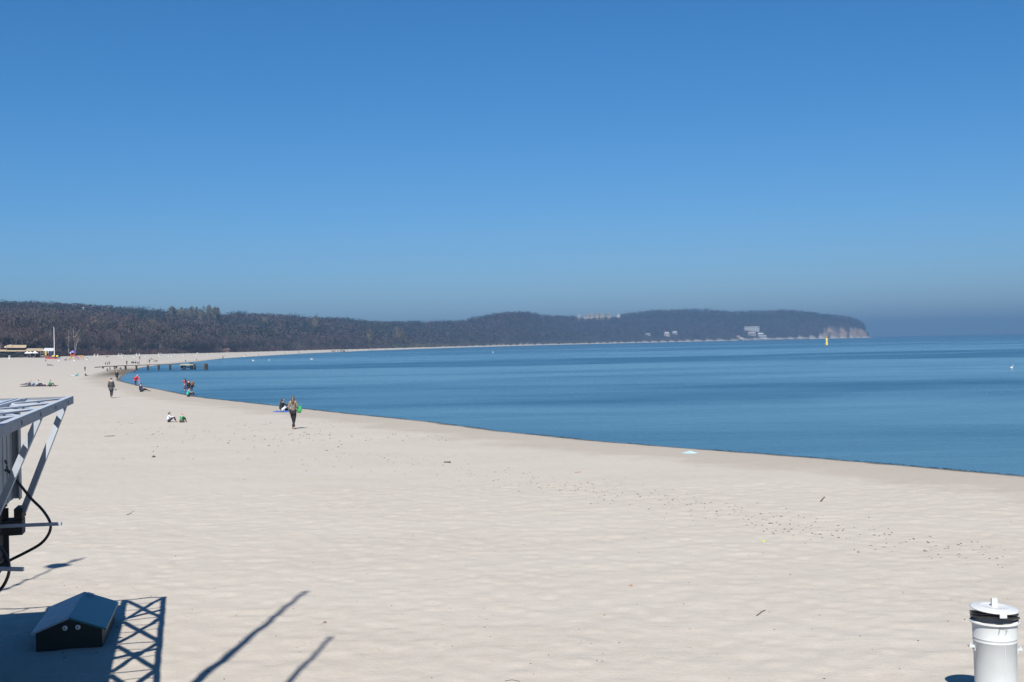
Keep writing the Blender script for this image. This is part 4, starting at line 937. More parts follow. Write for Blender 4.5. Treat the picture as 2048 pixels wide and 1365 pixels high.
for (px_, f_, h_, po, tp, lg_, hr, lab, kw) in [
    (211, 731, 723.5, 'stand', (.35, .10, .14), (.1, .06, .08), (.05, .03, .03), "person in a dusky red top standing left of the beached beam", {}),
    (215, 731, 724.5, 'stand', (.03, .03, .04), (.03, .03, .05), (.03, .02, .02), "person in black second of three by the beached beam", {}),
    (218.5, 730.5, 722, 'stand', (.10, .07, .07), (.03, .03, .04), (.03, .02, .02), "tallest of three people by the beached beam", {}),
    (214.5, 743, 736, 'crouch', (.06, .05, .06), (.04, .03, .04), (.05, .03, .02), "small dark child crouching in front of the beam", dict(lo=1.05, full=.65)),
    (220, 743, 735, 'walk', (.07, .08, .10), (.10, .12, .15), (.05, .03, .02), "child striding in front of the beam", dict(rz=R(-80), lo=1.1)),
    (229.5, 744, 736.5, 'stand', (.06, .05, .05), (.30, .24, .22), (.05, .03, .02), "child in dark top and beige trousers near the posts", dict(lo=1.0)),
    (241, 746, 733, 'stand', (.04, .04, .05), (.28, .26, .24), (.7, .68, .64), "child in a white sun hat near the first post", dict(hat=(.75, .74, .7), lo=1.1)),
    (253.5, 731, 720.5, 'stand', (.05, .05, .07), (.03, .03, .04), (.02, .02, .02), "person in dark clothes standing above the first post", {}),
    (263, 727, 722, 'sit', (.12, .15, .22), (.04, .04, .06), (.03, .02, .02), "blue clad figure at the left of the group sitting by the posts", dict(full=.53, lo=1.5, rz=R(-80))),
    (267, 727, 721.5, 'sit', (.03, .03, .04), (.04, .04, .05), (.02, .02, .02), "black clad figure in the group sitting by the posts", dict(full=.53, lo=1.5, rz=R(60))),
    (271, 727.5, 721, 'sit', (.10, .03, .03), (.03, .03, .05), (.06, .02, .02), "dark red clad figure in the group sitting by the posts", dict(full=.53, lo=1.5, rz=R(20))),
    (275, 728, 723, 'sitlong', (.07, .08, .13), (.04, .05, .08), (.03, .02, .02), "navy clad figure at the right of the sitting group", dict(full=.53, lo=1.5, rz=R(-80))),
    (278, 730, 718.5, 'stand', (.50, .44, .58), (.35, .32, .45), (.3, .2, .2), "person in a pale lilac top standing right of the sitting group", {}),
    (279.5, 720, 708.5, 'stand', (.22, .03, .05), (.05, .03, .04), (.03, .02, .02), "person in dark red standing between the white bins", {}),
    (294.5, 727, 719.5, 'stand', (.55, .42, .40), (.5, .4, .4), (.25, .18, .12), "pale figure left of the dark walker beyond the posts", {}),
    (299, 727, 718, 'walk', (.03, .03, .045), (.03, .03, .04), (.02, .02, .02), "dark walker beyond the second and third post", {}),
    (302, 719.5, 716, 'sit', (.14, .12, .13), (.06, .05, .06), (.03, .02, .02), "sitting figure at the left of the far pair", dict(full=.53, lo=1.4, rz=R(-80))),
    (305.5, 719.5, 717, 'lie', (.40, .22, .2), (.2, .12, .12), (.03, .02, .02), "reddish figure lying right of the far sitting one", dict(full=.3, lo=1.6, rz=R(90))),
    (310, 723.5, 721, 'lie', (.12, .10, .12), (.10, .08, .10), (.03, .02, .02), "figure lying left of the far sitting couple", dict(full=.3, lo=1.6, rz=R(90))),
    (312, 723.5, 719.5, 'sit', (.05, .05, .07), (.05, .05, .06), (.03, .02, .02), "dark figure sitting beyond the third post", dict(full=.53, lo=1.5, rz=R(-60))),
    (214, 714.5, 711.5, 'lie', (.06, .03, .04), (.05, .03, .04), (.03, .02, .02), "dark figure lying at the dune foot between the bins", dict(full=.3, lo=1.6, rz=R(-90))),
    (371, 724, 720.5, 'crouch', (.08, .07, .06), (.07, .06, .06), (.03, .02, .02), "figure crouching at the waterline behind the old platform", dict(full=.65, lo=1.3)),
    (393.5, 722, 717.5, 'stand', (.08, .08, .07), (.07, .06, .06), (.03, .02, .02), "figure at the waterline right of the crouching one", {}),
    (446, 719, 711.5, 'stand', (.05, .05, .055), (.04, .05, .05), (.02, .02, .02), "dark walker at the waterline beyond the old platform", {}),
    (488, 713.5, 710, 'lean', (.05, .05, .07), (.05, .05, .06), (.03, .02, .02), "left one of two dark walkers close together far down the beach", {}),
    (490, 713.5, 710, 'stand', (.06, .05, .06), (.05, .05, .06), (.03, .02, .02), "right one of two dark walkers close together far down the beach", {}),
    (517, 712, 709, 'stand', (.07, .08, .10), (.05, .05, .07), (.03, .02, .02), "walker in grey blue farther down the beach", {}),
    (569, 709.5, 706, 'stand', (.05, .05, .07), (.04, .04, .06), (.03, .02, .02), "dark walker before the tiny blue walker", {}),
    (598, 708, 702, 'stand', (.10, .14, .28), (.06, .08, .14), (.2, .2, .2), "tiny walker in blue on the far beach", {}),
    (630.5, 706, 703, 'stand', (.6, .55, .5), (.3, .2, .2), (.03, .02, .02), "tiny pale walker left of the far ruined jetty", {}),
    (695.5, 703.5, 701, 'stand', (.05, .05, .06), (.05, .05, .06), (.03, .02, .02), "tiny dark walker right of the far ruined jetty", {}),
    (715, 703, 700.5, 'stand', (.06, .06, .07), (.05, .05, .06), (.03, .02, .02), "tiny dark walker midway along the far beach", {}),
    (742.5, 702, 699, 'stand', (.05, .05, .06), (.05, .05, .06), (.03, .02, .02), "tiny dark walker under the olive trees", {}),
    (771, 700.5, 698, 'stand', (.06, .05, .06), (.05, .05, .06), (.03, .02, .02), "tiny dark walker before the straw coloured bush", {}),
    (866, 697.5, 695, 'stand', (.05, .05, .06), (.05, .05, .06), (.03, .02, .02), "tiny dark walker at the end of the olive bushes", {}),
    (879, 696.5, 691.5, 'stand', (.65, .6, .6), (.5, .5, .5), (.3, .2, .2), "tiny white clad walker on the far beach", {}),
    (887.5, 696.5, 694, 'stand', (.05, .06, .08), (.05, .05, .06), (.03, .02, .02), "tiny dark walker right of the white clad walker", {}),
    (943, 695, 692.5, 'stand', (.05, .05, .06), (.05, .05, .06), (.03, .02, .02), "tiny dark walker farthest along the narrow beach", {}),
    (130, 722, 717.5, 'crouch', (.10, .16, .26), (.05, .06, .10), (.03, .02, .02), "figure in blue crouching left of the play tower", dict(full=.65, lo=1.5)),
    (133, 722, 716.5, 'stand', (.04, .05, .06), (.04, .05, .06), (.03, .02, .02), "dark figure standing left of the play tower", {}),
    (138, 722, 717, 'stand', (.25, .32, .45), (.12, .15, .24), (.2, .12, .08), "child in light blue at the foot of the play tower", dict(lo=1.1)),
    (91, 723, 718.5, 'crouch', (.30, .33, .40), (.10, .12, .16), (.05, .04, .03), "figure in grey crouching by the red play boat", dict(full=.65, lo=1.5)),
    (268.5, 745.5, 743, 'crouch', (.25, .05, .05), (.05, .03, .03), (.1, .02, .02), "tiny reddish child wading above the red jacket", dict(full=.65, lo=1.0))]:
    kw = dict(kw); far_ = {} ; mk(px_, f_, h_, po, tp, lg_, hr, lab, parts=(f_ > 716), **kw)
finish_skins()

# ------------------------------------------------------------------ ruined groyne with posts
TIM = mat("weathered_timber", (.09, .08, .062), .9, .35, 2, .3, stretch=(2, 2, .5)); TIM2 = mat("algae_dark_timber", (.022, .022, .018), .8, .3, 3)
PLK = mat("bleached_plank", (.42, .38, .30), .85, .2, 2, .2)
def post_at(px_, Y): 
    q = atZ(px_, 740, WATER_Z); x = (px_ - 1024) / F * Y; 
    P = Vector((x, Y, WATER_Z)); 
    for _ in range(3): P.x += (px_ - proj(P)[0]) / F * Y
    return P
Yp = atZ(340, 740.5, WATER_Z).y; Yq = atZ(412, 740.2, WATER_Z).y
gy = empty("ruined_jetty", (0, 0, 0), 0, "ruined timber jetty with bare post trestles and a broken end platform", "jetty")
def Yat(p): return np.interp(p, [190, 251, 340, 412], [255, 262, Yp, Yq])
def topz(px_, py_): Y = float(Yat(px_)); return atY(px_, py_, Y).z
for p in (251.5, 273, 296, 317.5, 340.5):
    Y = float(Yat(p)); c = post_at(p, Y); zt = atY(p, {251.5: 733, 273: 731.8, 296: 731.8, 317.5: 730.5, 340.5: 729.5}[p], Y).z; g0 = gz(c.x, Y)
    tr_ = MB(); 
    for a in (-.11, .11):
        for b in (0, 1.2): tr_.tube([(c.x + a + b * c.x / Y, Y + b, min(g0, WATER_Z) - .6), (c.x + a * .9 + b * c.x / Y, Y + b, zt - .12)], [.13, .12], 8)
    po = tr_.build("post", TIM2, gy); MB().beam((c.x - .02, Y - .1, zt - .04), (c.x - .02 + 1.4 * c.x / Y, Y + 1.4, zt - .04), .5, .16).build("cap_beam", TIM, po)
zb = topz(340, 729)
pl = MB(); pts = [(190, 735.2, 252), (213, 733.4, 256), (251, 731.8, 262), (300, 730, 264)]
P3 = [atY(a, b, c) for a, b, c in pts]
for a, b in zip(P3[:-1], P3[1:]): pl.beam(a, b, .35, .16)
P4 = [post_at(p, float(Yat(p)) + 2.2) for p in (300, 355, 362)]
for q in P4: q.z = zb - .05
pl.beam(P3[-1], P4[0], .16, .1); pl.beam(P4[0], P4[-1], .14, .1); pl.build("long_beam", TIM, gy)
sp = MB()
for p in (206, 229, 233): c = hit(p, 737.5); sp.tube([(c.x, c.y, c.z - .3), (c.x, c.y, c.z + .55)], .22, 8)
sp.build("post", TIM2, gy)
# platform
xl, xr = post_at(362, Yp), post_at(391.5, Yp); zt = atY(377, 729, Yp).z
sl = MB(); sl.hexa([(xl.x - .1, Yp - .6, zt - .22), (xr.x - .3, Yp - .9, zt - .22), (xr.x - 1.2, Yp + 3.4, zt - .22), (xl.x - .8, Yp + 3.2, zt - .22)], [(xl.x - .1, Yp - .6, zt - .02), (xr.x - .3, Yp - .9, zt), (xr.x - 1.2, Yp + 3.4, zt + .05), (xl.x - .8, Yp + 3.2, zt + .04)])
sl.build("platform", PLK, gy)
sk = xl.x / Yp
bm_ = MB(); bm_.ell((xl.x + 1.9, Yp + 1.5, zt + .08), (.5, .6, .15), 10, 6); bm_.build("rubble", TIM2, gy)
for dx, dy in ((.1, 0), (.45, .2), (.2, 2.8), (.9, 2.6), (2.2, .1), (2.55, .2), (2.2, 2.8), (3.0, .3), (3.2, 2.7)):
    MB().tube([(xl.x + dx + dy * sk, Yp + dy, WATER_Z - .8), (xl.x + dx + dy * sk, Yp + dy, zt - .23)], .15, 8).build("post", TIM if dx < 3 else TIM2, gy)
MB().beam((xl.x + .3, Yp - .2, WATER_Z + .25), (xl.x + 2.3, Yp - .2, zt - .3), .14, .14).build("strut", TIM, gy)
MB().beam((xl.x + 2.3, Yp - .1, WATER_Z + .3), (xl.x + .4, Yp + .3, zt - .35), .14, .14).build("strut", TIM2, gy)
ep = post_at(412, Yq); ztq = atY(412, 727.5, Yq).z
for dx, dy in ((-.3, 0), (.0, .3), (.28, 0), (.1, 1.2), (-.25, 1.2)):
    dx += dy * ep.x / Yq
    MB().tube([(ep.x + dx, Yq + dy, WATER_Z - .8), (ep.x + dx, Yq + dy, ztq - abs(dx) * .3)], .14, 8).build("post", TIM if dx < .1 else TIM2, gy)
rl = MB(); rl.beam((xr.x - .3, Yp + .4, zt - .08), (ep.x, Yq + .2, ztq - .05), .12, .10); rl.beam((xr.x - .3, Yp + .3, WATER_Z + .62), (ep.x, Yq + .1, WATER_Z + .60), .1, .09); rl.build("rail", TIM, gy)

# far ruined jetty and orlowo-like pier
fj = empty("far_jetty", (0, 0, 0), 0, "distant low ruined jetty on the far beach", "jetty")
Yj = 1010
a, b = at_r(640, Yj), post_at(690, Yj); zt_ = 1.2
MB().beam((a.x, Yj, zt_ + .5), (b.x, Yj, zt_ + .2), .8, .3).build("deck", PLK, fj)
for p in (664, 667, 670, 676, 681, 684, 687, 689):
    c = post_at(p, Yj); MB().beam((c.x, Yj, -1), (c.x, Yj, zt_ + .1), .6, .6).build("post", TIM2, fj)
Yo = 3060
opi = empty("long_pier", (0, 0, 0), 0, "long pale pier on dark stilts below the headland", "pier")
PALE = mat("pale_planking", (.62, .60, .56), .7, .08)
a, b = post_at(1478, Yo), post_at(1616, Yo + 60)
MB().beam((a.x, Yo, 2.9), (b.x, Yo + 60, 2.9), 7, .8).build("deck", PALE, opi)
MB().beam((a.x, Yo - 3.4, 4.2), (b.x, Yo + 56, 4.2), .3, .5).build("railing", PALE, opi)
n_ = 26
for i in range(n_):
    f = i / (n_ - 1); x = a.x + (b.x - a.x) * f; y = Yo + 60 * f; MB().beam((x, y, -2), (x, y, 2.45), 1.6, 5).build("stilt", TIM2, opi)
ph = MB().box((a.x + 2, Yo - 4, 3.35), (a.x + 10, Yo + 4, 8)).build("pavilion", PALE, opi)

# ------------------------------------------------------------------ buildings
HOUSES = []
def house(name, px0, px1, ytop, ybot, Y, wallc, roofc, label, depth=12, gable=False, rows=2, cols=3, cat="building", roofh=None, on_ground=False, group=None):
    py_ok = ytop > 640
    if Y > 700 and py_ok and cat != "building" or name in ("white_hotel", "white_annex"): Y = hit((px0 + px1) / 2, ybot).y
    a = atY(px0, ybot, Y); b = atY(px1, ybot, Y); z1 = atY((px0 + px1) / 2, ytop, Y).z; z0 = min(a.z, gz((a.x + b.x) / 2, Y)) - 1.5
    wallc = tuple(.72 * c for c in wallc) if Y > 2000 else wallc
    cx = (a.x + b.x) / 2; w = b.x - a.x; t = empty(name, (cx, Y, z0), 0, label, cat, group)
    rh = roofh if roofh else ((z1 - z0 - 1.5) * .4 if gable else .9)
    hw = z1 - rh - z0; wm = cmat(wallc, .8, "wall_render"); rm = cmat(roofc, .8, "roof_cover")
    MB().box((-w / 2, 0, 0), (w / 2, depth, hw)).build("wall", wm, t)
    if gable:
        MB().add([(-w / 2 - .4, -.5, hw + .01), (w / 2 + .4, -.5, hw + .01), (w / 2 + .4, depth + .5, hw + .01), (-w / 2 - .4, depth + .5, hw + .01), (-w / 2 + w * .15, depth / 2, hw + rh), (w / 2 - w * .15, depth / 2, hw + rh)],
                 [(0, 1, 5, 4), (1, 2, 5), (2, 3, 4, 5), (3, 0, 4), (0, 3, 2, 1)]).build("roof", rm, t)
    else:
        MB().box((-w / 2 - .3, -.4, hw + .01), (w / 2 + .3, depth + .4, hw + rh)).build("roof", rm, t)
    gm = cmat((.06, .08, .11), .25, "window_glass"); vis0 = a.z - z0
    for r_ in range(rows):
        for c_ in range(cols):
            x0 = -w / 2 + w * (c_ + .22) / cols; x1 = -w / 2 + w * (c_ + .78) / cols; zz = vis0 + (hw - vis0) * (r_ + .25) / rows; z2 = vis0 + (hw - vis0) * (r_ + .75) / rows
            MB().box((x0, -.12, zz), (x1, -.02, z2)).build("window", gm, t)
    return t
CR = (.62, .56, .42); WH = (.72, .72, .70)
for i, (x0, x1, yt, yb, c, lab) in enumerate([(1154.5, 1161, 628.5, 635.5, WH, "white apartment block standing alone at the left of the ridge town"), (1173, 1179.5, 628.5, 634, (.6, .5, .42), "beige apartment block left of the tan pair"),
        (1180.5, 1187, 627.5, 635, (.66, .58, .48), "light tan apartment block second in the ridge row"), (1190, 1197.5, 626.5, 633.5, (.62, .55, .46), "highest apartment block in the middle of the ridge row"),
        (1200, 1208, 627.5, 633.5, (.7, .58, .36), "yellowish apartment block right of the highest one"), (1213, 1221, 627, 633, (.6, .48, .4), "brownish apartment block at the right of the ridge row"),
        (1233, 1240, 627.5, 630.5, WH, "low white building at the right end of the ridge town"), (1167, 1173, 633.5, 636, WH, "low white building below the beige apartment block"), (1181.5, 1186, 634, 637, WH, "low white building below the tan apartment block")]):
    house("apartment_block", x0, x1, yt, yb, 2900 if yt > 700 else float(np.interp(x0, rid_px, rid_r)) - 20, c, (.5, .5, .5), lab, 14, rows=3 if yt < 630 else 1, cols=3, group="pale apartment blocks on the ridge")
house("white_hotel", 1489, 1519, 653.5, 663, 3140, (.74, .76, .78), (.7, .72, .75), "big white terraced building on the headland slope above the pier", 20, rows=3, cols=8)
house("seaside_house", 1496, 1512, 664, 672, 3110, (.50, .45, .43), (.40, .34, .33), "pinkish house below the big white building", 12, gable=True, rows=2, cols=3, cat="house")
house("seaside_house", 1516, 1528, 666, 672, 3100, (.55, .58, .62), (.6, .63, .66), "grey roofed house right of the pinkish house", 12, gable=True, rows=1, cols=3, cat="house")
house("white_annex", 1517, 1533, 671, 677.5, 3085, (.66, .70, .74), (.7, .72, .74), "low white building at the shore by the pier", 12, rows=1, cols=5)
house("seaside_house", 1474, 1482, 671.5, 678, 3085, (.5, .48, .46), (.36, .2, .17), "red roofed house at the root of the pier", 10, gable=True, rows=1, cols=2, cat="house")
house("villa", 1329, 1339, 664, 673, 2800, (.74, .72, .68), (.45, .4, .38), "cream gabled villa in the wood above the far beach", 12, gable=True, rows=2, cols=2, cat="house")
house("villa", 1345, 1355, 663, 669, 2860, (.5, .54, .6), (.5, .52, .55), "greyish villa right of the cream one", 12, gable=True, rows=1, cols=3, cat="house")
house("villa", 1291, 1301, 667, 671.5, 2760, (.42, .45, .48), (.35, .38, .4), "dull grey villa half hidden left of the cream one", 12, gable=True, rows=1, cols=3, cat="house")
house("villa", 165, 168, 615, 624, 1235, (.7, .7, .7), (.6, .6, .6), "tiny white house showing in the wood near the left skyline", 6, rows=1, cols=1, cat="house")
house("beach_hut", 446, 458, 697, 703.5, 735, (.22, .14, .10), (.25, .17, .13), "small brown wooden hut at the back of the beach", 5, gable=True, rows=1, cols=2, cat="hut")

# restaurant
Yr = 505
rs = empty("beach_restaurant", atY(50, 714, Yr), 0, "low beach restaurant with tan and white roofs and an upper storey", "restaurant")
o0 = rs.location
def rb(px0, px1, y0, y1, dY0, dY1, name, m, parent=None, **kw):
    a = atY(px0, y1, Yr + dY0); b = atY(px1, y0, Yr + dY0)
    zt_ = b.z; zb_ = a.z
    return MB().box((a.x - o0.x, dY0, zb_ - o0.z), (b.x - o0.x, dY1, zt_ - o0.z)).build(name, m, parent or rs, **kw)
TAN = mat("tan_roof_felt", (.50, .40, .26), .85, .15, .5, .2); TAN2 = mat("darker_tan_felt", (.46, .37, .24), .85, .15, .5, .2); WHR = mat("white_roof_sheet", (.72, .74, .76), .6, .06, 1)  # the middle roof section gets a slightly darker tan
DKG = mat("dark_interior_wall", (.035, .035, .035), .7, .4, .7)
rb(12, 108, 703, 718, 2.0, 9, "wall", DKG)
def slab(px0, px1, yf, yb, z_h, m, dY0, dY1):
    a = atY(px0, yf, Yr + dY0); b = atY(px1, yf, Yr + dY0); c = atY(px0 + 3, yb, Yr + dY1); d = atY(px1 + 1, yb, Yr + dY1)
    L_ = [v - o0 for v in (a, b, d, c)]
    return MB().hexa([v - Vector((0, 0, .25)) for v in L_], L_).build("roof", m, rs)
slab(-12, 50, 702.2, 699.8, 0, TAN, 0, 8); slab(50.2, 86, 701.6, 697.2, 0, TAN2, -.2, 8); slab(86.2, 107, 701.4, 696.6, 0, WHR, -.3, 8)
slab(11, 52, 694.9, 690.4, 0, TAN, 4, 11)
rb(14, 50, 695.2, 700.2, 5, 10, "wall", DKG)
rb(90, 93, 702.5, 711.5, -1.2, -1.0, "banner", mat("yellow_banner", (.65, .5, .12), .8, .2, .6))
rb(19, 22, 689.8, 690.6, 4, 6, "roof_vent", WHT)
rb(9, 12, 693, 696, 4, 5, "sign_panel", WHT)
for p in (34, 58, 70, 80, 88, 97, 106): rb(p, p + .9, 702.5, 716, -.8, -.5, "post", mat("wood_post", (.16, .11, .08), .8))
rb(80.5, 97, 706.2, 706.9, -.9, -.75, "railing", WHT); rb(82, 88, 711.2, 712, -1.6, -1.3, "table_top", WHT); rb(96, 96.8, 702.5, 707, -.95, -.8, "railing", WHT)
rb(100, 104, 703, 713, -.9, -.7, "door", mat("blue_door", (.03, .04, .16), .5))
rb(36, 41, 704.5, 707.5, 1.8, 1.95, "window", mat("pale_window", (.35, .42, .45), .2))
rb(14, 48, 710, 716, -2.2, -2.0, "fence", mat("terrace_screen", (.07, .06, .05), .9, .4, 1)); rb(56, 104, 712, 716.5, -2.6, -2.4, "fence", mat("terrace_fence", (.12, .085, .07), .9, .4, 1))
PW = mat("white_canvas", (.78, .80, .80), .8, .04)
for i, (p, yt, yb, hw_, lab) in enumerate([(54.5, 703, 707.3, 7, "white parasol left on the restaurant terrace"), (61, 703.2, 707, 6, "white parasol in the middle of the terrace"), (70, 702.6, 707, 7.5, "largest white parasol right on the restaurant terrace")]):
    Yx = Yr - 5 - (i % 2) * 2.2; c = atY(p, yb, Yx); zt_ = atY(p, yt, Yx).z - c.z; w = hw_ / F * Yx; g_ = gz(c.x, Yx); zl = c.z - g_
    ps = empty("parasol", (c.x, Yx, g_), 0, lab, "parasol", "white parasols on the restaurant terrace")
    MB().lathe([(w, zl), (w * .55, zl + zt_ * .45), (.05, zl + zt_), (.02, zl + zt_ + .15)], (0, 0, 0), 8, False).build("canopy", PW, ps)
    MB().tube([(0, 0, 0), (0, 0, zl + zt_ * .9)], .05, 6).build("pole", WHT, ps)
# dark hedge in front of the restaurant
gg = np.random.default_rng(5)
for i, p in enumerate(np.linspace(1, 42, 7)):
    c = at_r(p, Yr - 14); h = max(2.2, atY(p, [703, 705, 707, 708, 708, 710, 711][i], Yr - 14).z - c.z); v, _ = twig_cloud(h, 4.6, 500, gg, tw=.16, base=.0)
    tree("bare_shrub", h, 4, v, trunk_tris(h * .7, gg, .06, 5), (.055, .055, .05), (.06, .05, .045), c, "dark twiggy shrub in the row before the restaurant", "shrub", "dark shrubs before the restaurant")
# flagpole
P = at_r(109, Yr - 3); Ht = atY(107.5, 655, Yr - 3).z - P.z
fp = empty("flagpole", P, 0, "tall bare white flagpole at the right end of the restaurant", "flagpole"); fp.rotation_euler = (0, 0, 0)
MB().tube([(0, 0, 0), (0, 0, Ht * .98)], [.16, .10], 8).build("pole", FARW, fp); MB().ell((0, 0, Ht), (.16, .16, .14), 8, 6).build("finial", FARW, fp)

# playground
Yg = 470
def gp(p): return at_r(p, Yg)
c = gp(147); tw_ = empty("play_tower", c, 0, "colourful play tower with a purple roof and slide", "play tower")
S_ = Yg / F
PUR = mat("purple_plastic", (.22, .14, .55), .4); RED = mat("red_plastic", (.55, .06, .05), .4); ORA = mat("orange_paint", (.75, .30, .05), .5); YEL = mat("yellow_plastic", (.80, .62, .10), .5); NVY = mat("navy_plastic", (.04, .05, .14), .5)
for dx, dy in ((-.9, -.6), (.6, -.6), (-.9, .6), (.6, .6)): MB().tube([(dx, dy, 0), (dx, dy, 3.0)], .09, 6).build("post", ORA, tw_)
MB().add([(-1.2, -.9, 2.9), (.9, -.9, 2.9), (.9, .9, 2.9), (-1.2, .9, 2.9), (-.15, -.3, 3.8), (-.15, .3, 3.8)], [(0, 1, 4), (1, 2, 5, 4), (2, 3, 5), (3, 0, 4, 5), (0, 3, 2, 1)]).build("roof", PUR, tw_)
MB().box((-.95, -.65, 1.3), (.65, .65, 1.42)).build("platform", mat("play_timber", (.3, .15, .08), .8), tw_)
MB().box((-.9, -.64, 1.45), (.6, -.6, 2.0)).build("panel", RED, tw_)
sl_ = MB().beam((.65, -.2, 1.5), (2.2, -.4, .35), .6, .08).beam((.65, -.5, 1.65), (2.2, -.7, .5), .05, .25); sl_.build("slide", PUR, tw_)
MB().ell((-.95, -.75, 2.75), (.35, .1, .35), 10, 6).build("disc", WHT, tw_); MB().box((-.3, -.9, .3), (.6, -.7, 1.1)).build("panel", mat("green_panel", (.35, .45, .25), .6), tw_); MB().beam((-1.4, -.3, .1), (-.9, 0, 1.4), .5, .08).build("ladder", RED, tw_)
c = gp(159); sw = empty("swing_frame", c, 0, "orange swing frame right of the play tower", "swing")
for x in (-.9, .5, 1.3):
    MB().tube([(x - .35, -.6, 0), (x, 0, 1.7), (x + .3, .6, 0)], .10, 6).build("leg", ORA, sw)
MB().tube([(-1.2, 0, 1.65), (1.6, 0, 1.75)], .10, 6).build("top_bar", ORA, sw); MB().box((-.3, -.2, .35), (.3, .2, .45)).build("seat", RED, sw)
MB().tube([(-.25, 0, .45), (-.25, 0, 1.66)], .03, 4).tube([(.25, 0, .45), (.25, 0, 1.68)], .03, 4).build("chain", BLACK, sw)
for p, lab in ((107.7, "left yellow topped play kart beside the red boat"), (115, "right yellow topped play kart")):
    c = gp(p); kt = empty("play_kart", c, 0, lab, "play kart", "yellow topped play karts")
    MB().box((-.7, -.5, .25), (.7, .6, .75)).build("body", NVY, kt); b_ = MB().box((-.42, -.45, .95), (.42, .45, 1.6)); b_.build("canopy", YEL, kt)
    MB().box((-.40, -.4, .75), (-.32, .4, .95)).box((.32, -.4, .75), (.40, .4, .95)).build("frame", NVY, kt)
    for sx in (-.5, .5): MB().tube([(sx, -.62, .25), (sx, -.51, .25)], .25, 12).build("wheel", RED, kt)
c = gp(98.5); bt = empty("play_boat", c, 0, "low red play boat left of the yellow karts", "play boat")
MB().add([(-1.6, -.5, .6), (1.2, -.5, .5), (1.5, 0, .55), (1.2, .5, .5), (-1.6, .5, .6), (-1.2, -.35, 0), (.9, -.35, 0), (1.1, 0, 0), (.9, .35, 0), (-1.2, .35, 0)],
         [(5, 6, 1, 0), (6, 7, 2, 1), (7, 8, 3, 2), (8, 9, 4, 3), (9, 5, 0, 4), (9, 8, 7, 6, 5), (0, 1, 2, 3, 4)]).build("hull", RED, bt)
MB().box((-.9, -.3, .6), (-.2, .3, 1.15)).build("cabin", RED, bt); MB().ell((1.1, -.2, .75), (.25, .2, .2), 8, 6).build("bow_seat", ORA, bt)

# ------------------------------------------------------------------ on the water
P = atZ(1653.5, 690.8, WATER_Z)
by = empty("marker_buoy", P, R(0), "tall yellow tapering marker buoy off the headland", "buoy")
k = P.y / F
MB().lathe([(2.6 * k, -.4), (2.6 * k, .3), (2.4 * k, .5), (1.9 * k, 9 * k), (1.6 * k, 14 * k), (.01, 14.1 * k)], (0, 0, 0), 14).build("tower", mat("yellow_paint", (.80, .62, .12), .5, .08), by)
MB().lathe([(.5 * k, 14 * k), (.5 * k, 16 * k), (1.2 * k, 16 * k), (1.2 * k, 17.5 * k), (.01, 17.6 * k)], (0, 0, 0), 10).build("topmark", mat("ochre_topmark", (.6, .38, .15), .6), by)
MB().lathe([(2.9 * k, -.3), (2.9 * k, .12), (2.65 * k, .13)], (0, 0, 0), 14).build("waterline_ring", TIM2, by)
def bird(px_, py_, label, s=1.0):
    P = atZ(px_, py_, WATER_Z); t = empty("swan" if s > 1 else "gull", P, random.random() * 6, label, "bird", "white birds floating on the bay"); t.scale = (s, s, s)
    b = MB(); b.ell((0, 0, .10), (.16, .32, .14), 12, 8); b.ell((0, -.34, .16), (.05, .14, .05), 8, 6); b.tube([(0, .22, .12), (0, .34, .26), (0, .32, .38), (0, .36, .44)], [.08, .05, .045, .06], 8); b.ell((0, .39, .45), (.055, .085, .055), 8, 6)
    b.build("body", FARW, t); MB().tube([(0, .46, .45), (0, .55, .42)], [.025, .008], 6).build("beak", mat("beak_orange", (.6, .25, .05), .5), t)
bird(623.5, 719.5, "white swan floating off the far jetty", 1.15); bird(506.5, 722.5, "leftmost white gull on the bay", 1.1); bird(538, 721.3, "faint white gull right of the leftmost", .9)
bird(986, 706.3, "white gull floating in mid bay", 1.4); bird(2023, 737.5, "white gull floating at the right edge", .9)
# ------------------------------------------------------------------ litter and weed
WOODY = mat("driftwood", (.14, .10, .07), .9, .3, 20)
def stick(name, pts, r, label, m=WOODY, cat="driftwood"):
    P = [hit(*p) + Vector((0, 0, r * .4)) for p in pts]; r = r * .55; c = P[0].copy(); o = MB().tube([p - c for p in P], r, 6).build(name, m, None, label=label, cat=cat); o.location = c
    return o
stick("driftwood_twig", [(1513, 1230), (1519, 1226), (1523, 1223), (1530, 1219)], .016, "dark forked twig lying low on the right sand")
stick("driftwood_stick", [(1641, 1004), (1649, 996)], .03, "short brown stick on the sand right of the pebble line")
stick("driftwood_stick", [(209, 874), (229, 873.5)], .03, "thin straight stick lying beyond the kiosk roof")
stick("driftwood_twig", [(253, 1032), (262, 1028), (267, 1024)], .012, "thin twig on the sand right of the bent pipe")
stick("reed_stalk", [(1150, 946), (1163, 944.5)], .018, "faint red stalk on the sand below the waterline", mat("red_stalk", (.45, .2, .15), .8))
stick("driftwood_stick", [(888, 926.5), (901, 927)], .05, "dark stub of wood left of the middle of the sand")
stick("driftwood_twig", [(1010, 1362), (1024, 1359), (1040, 1363)], .008, "thin curved twig at the bottom edge of the sand")
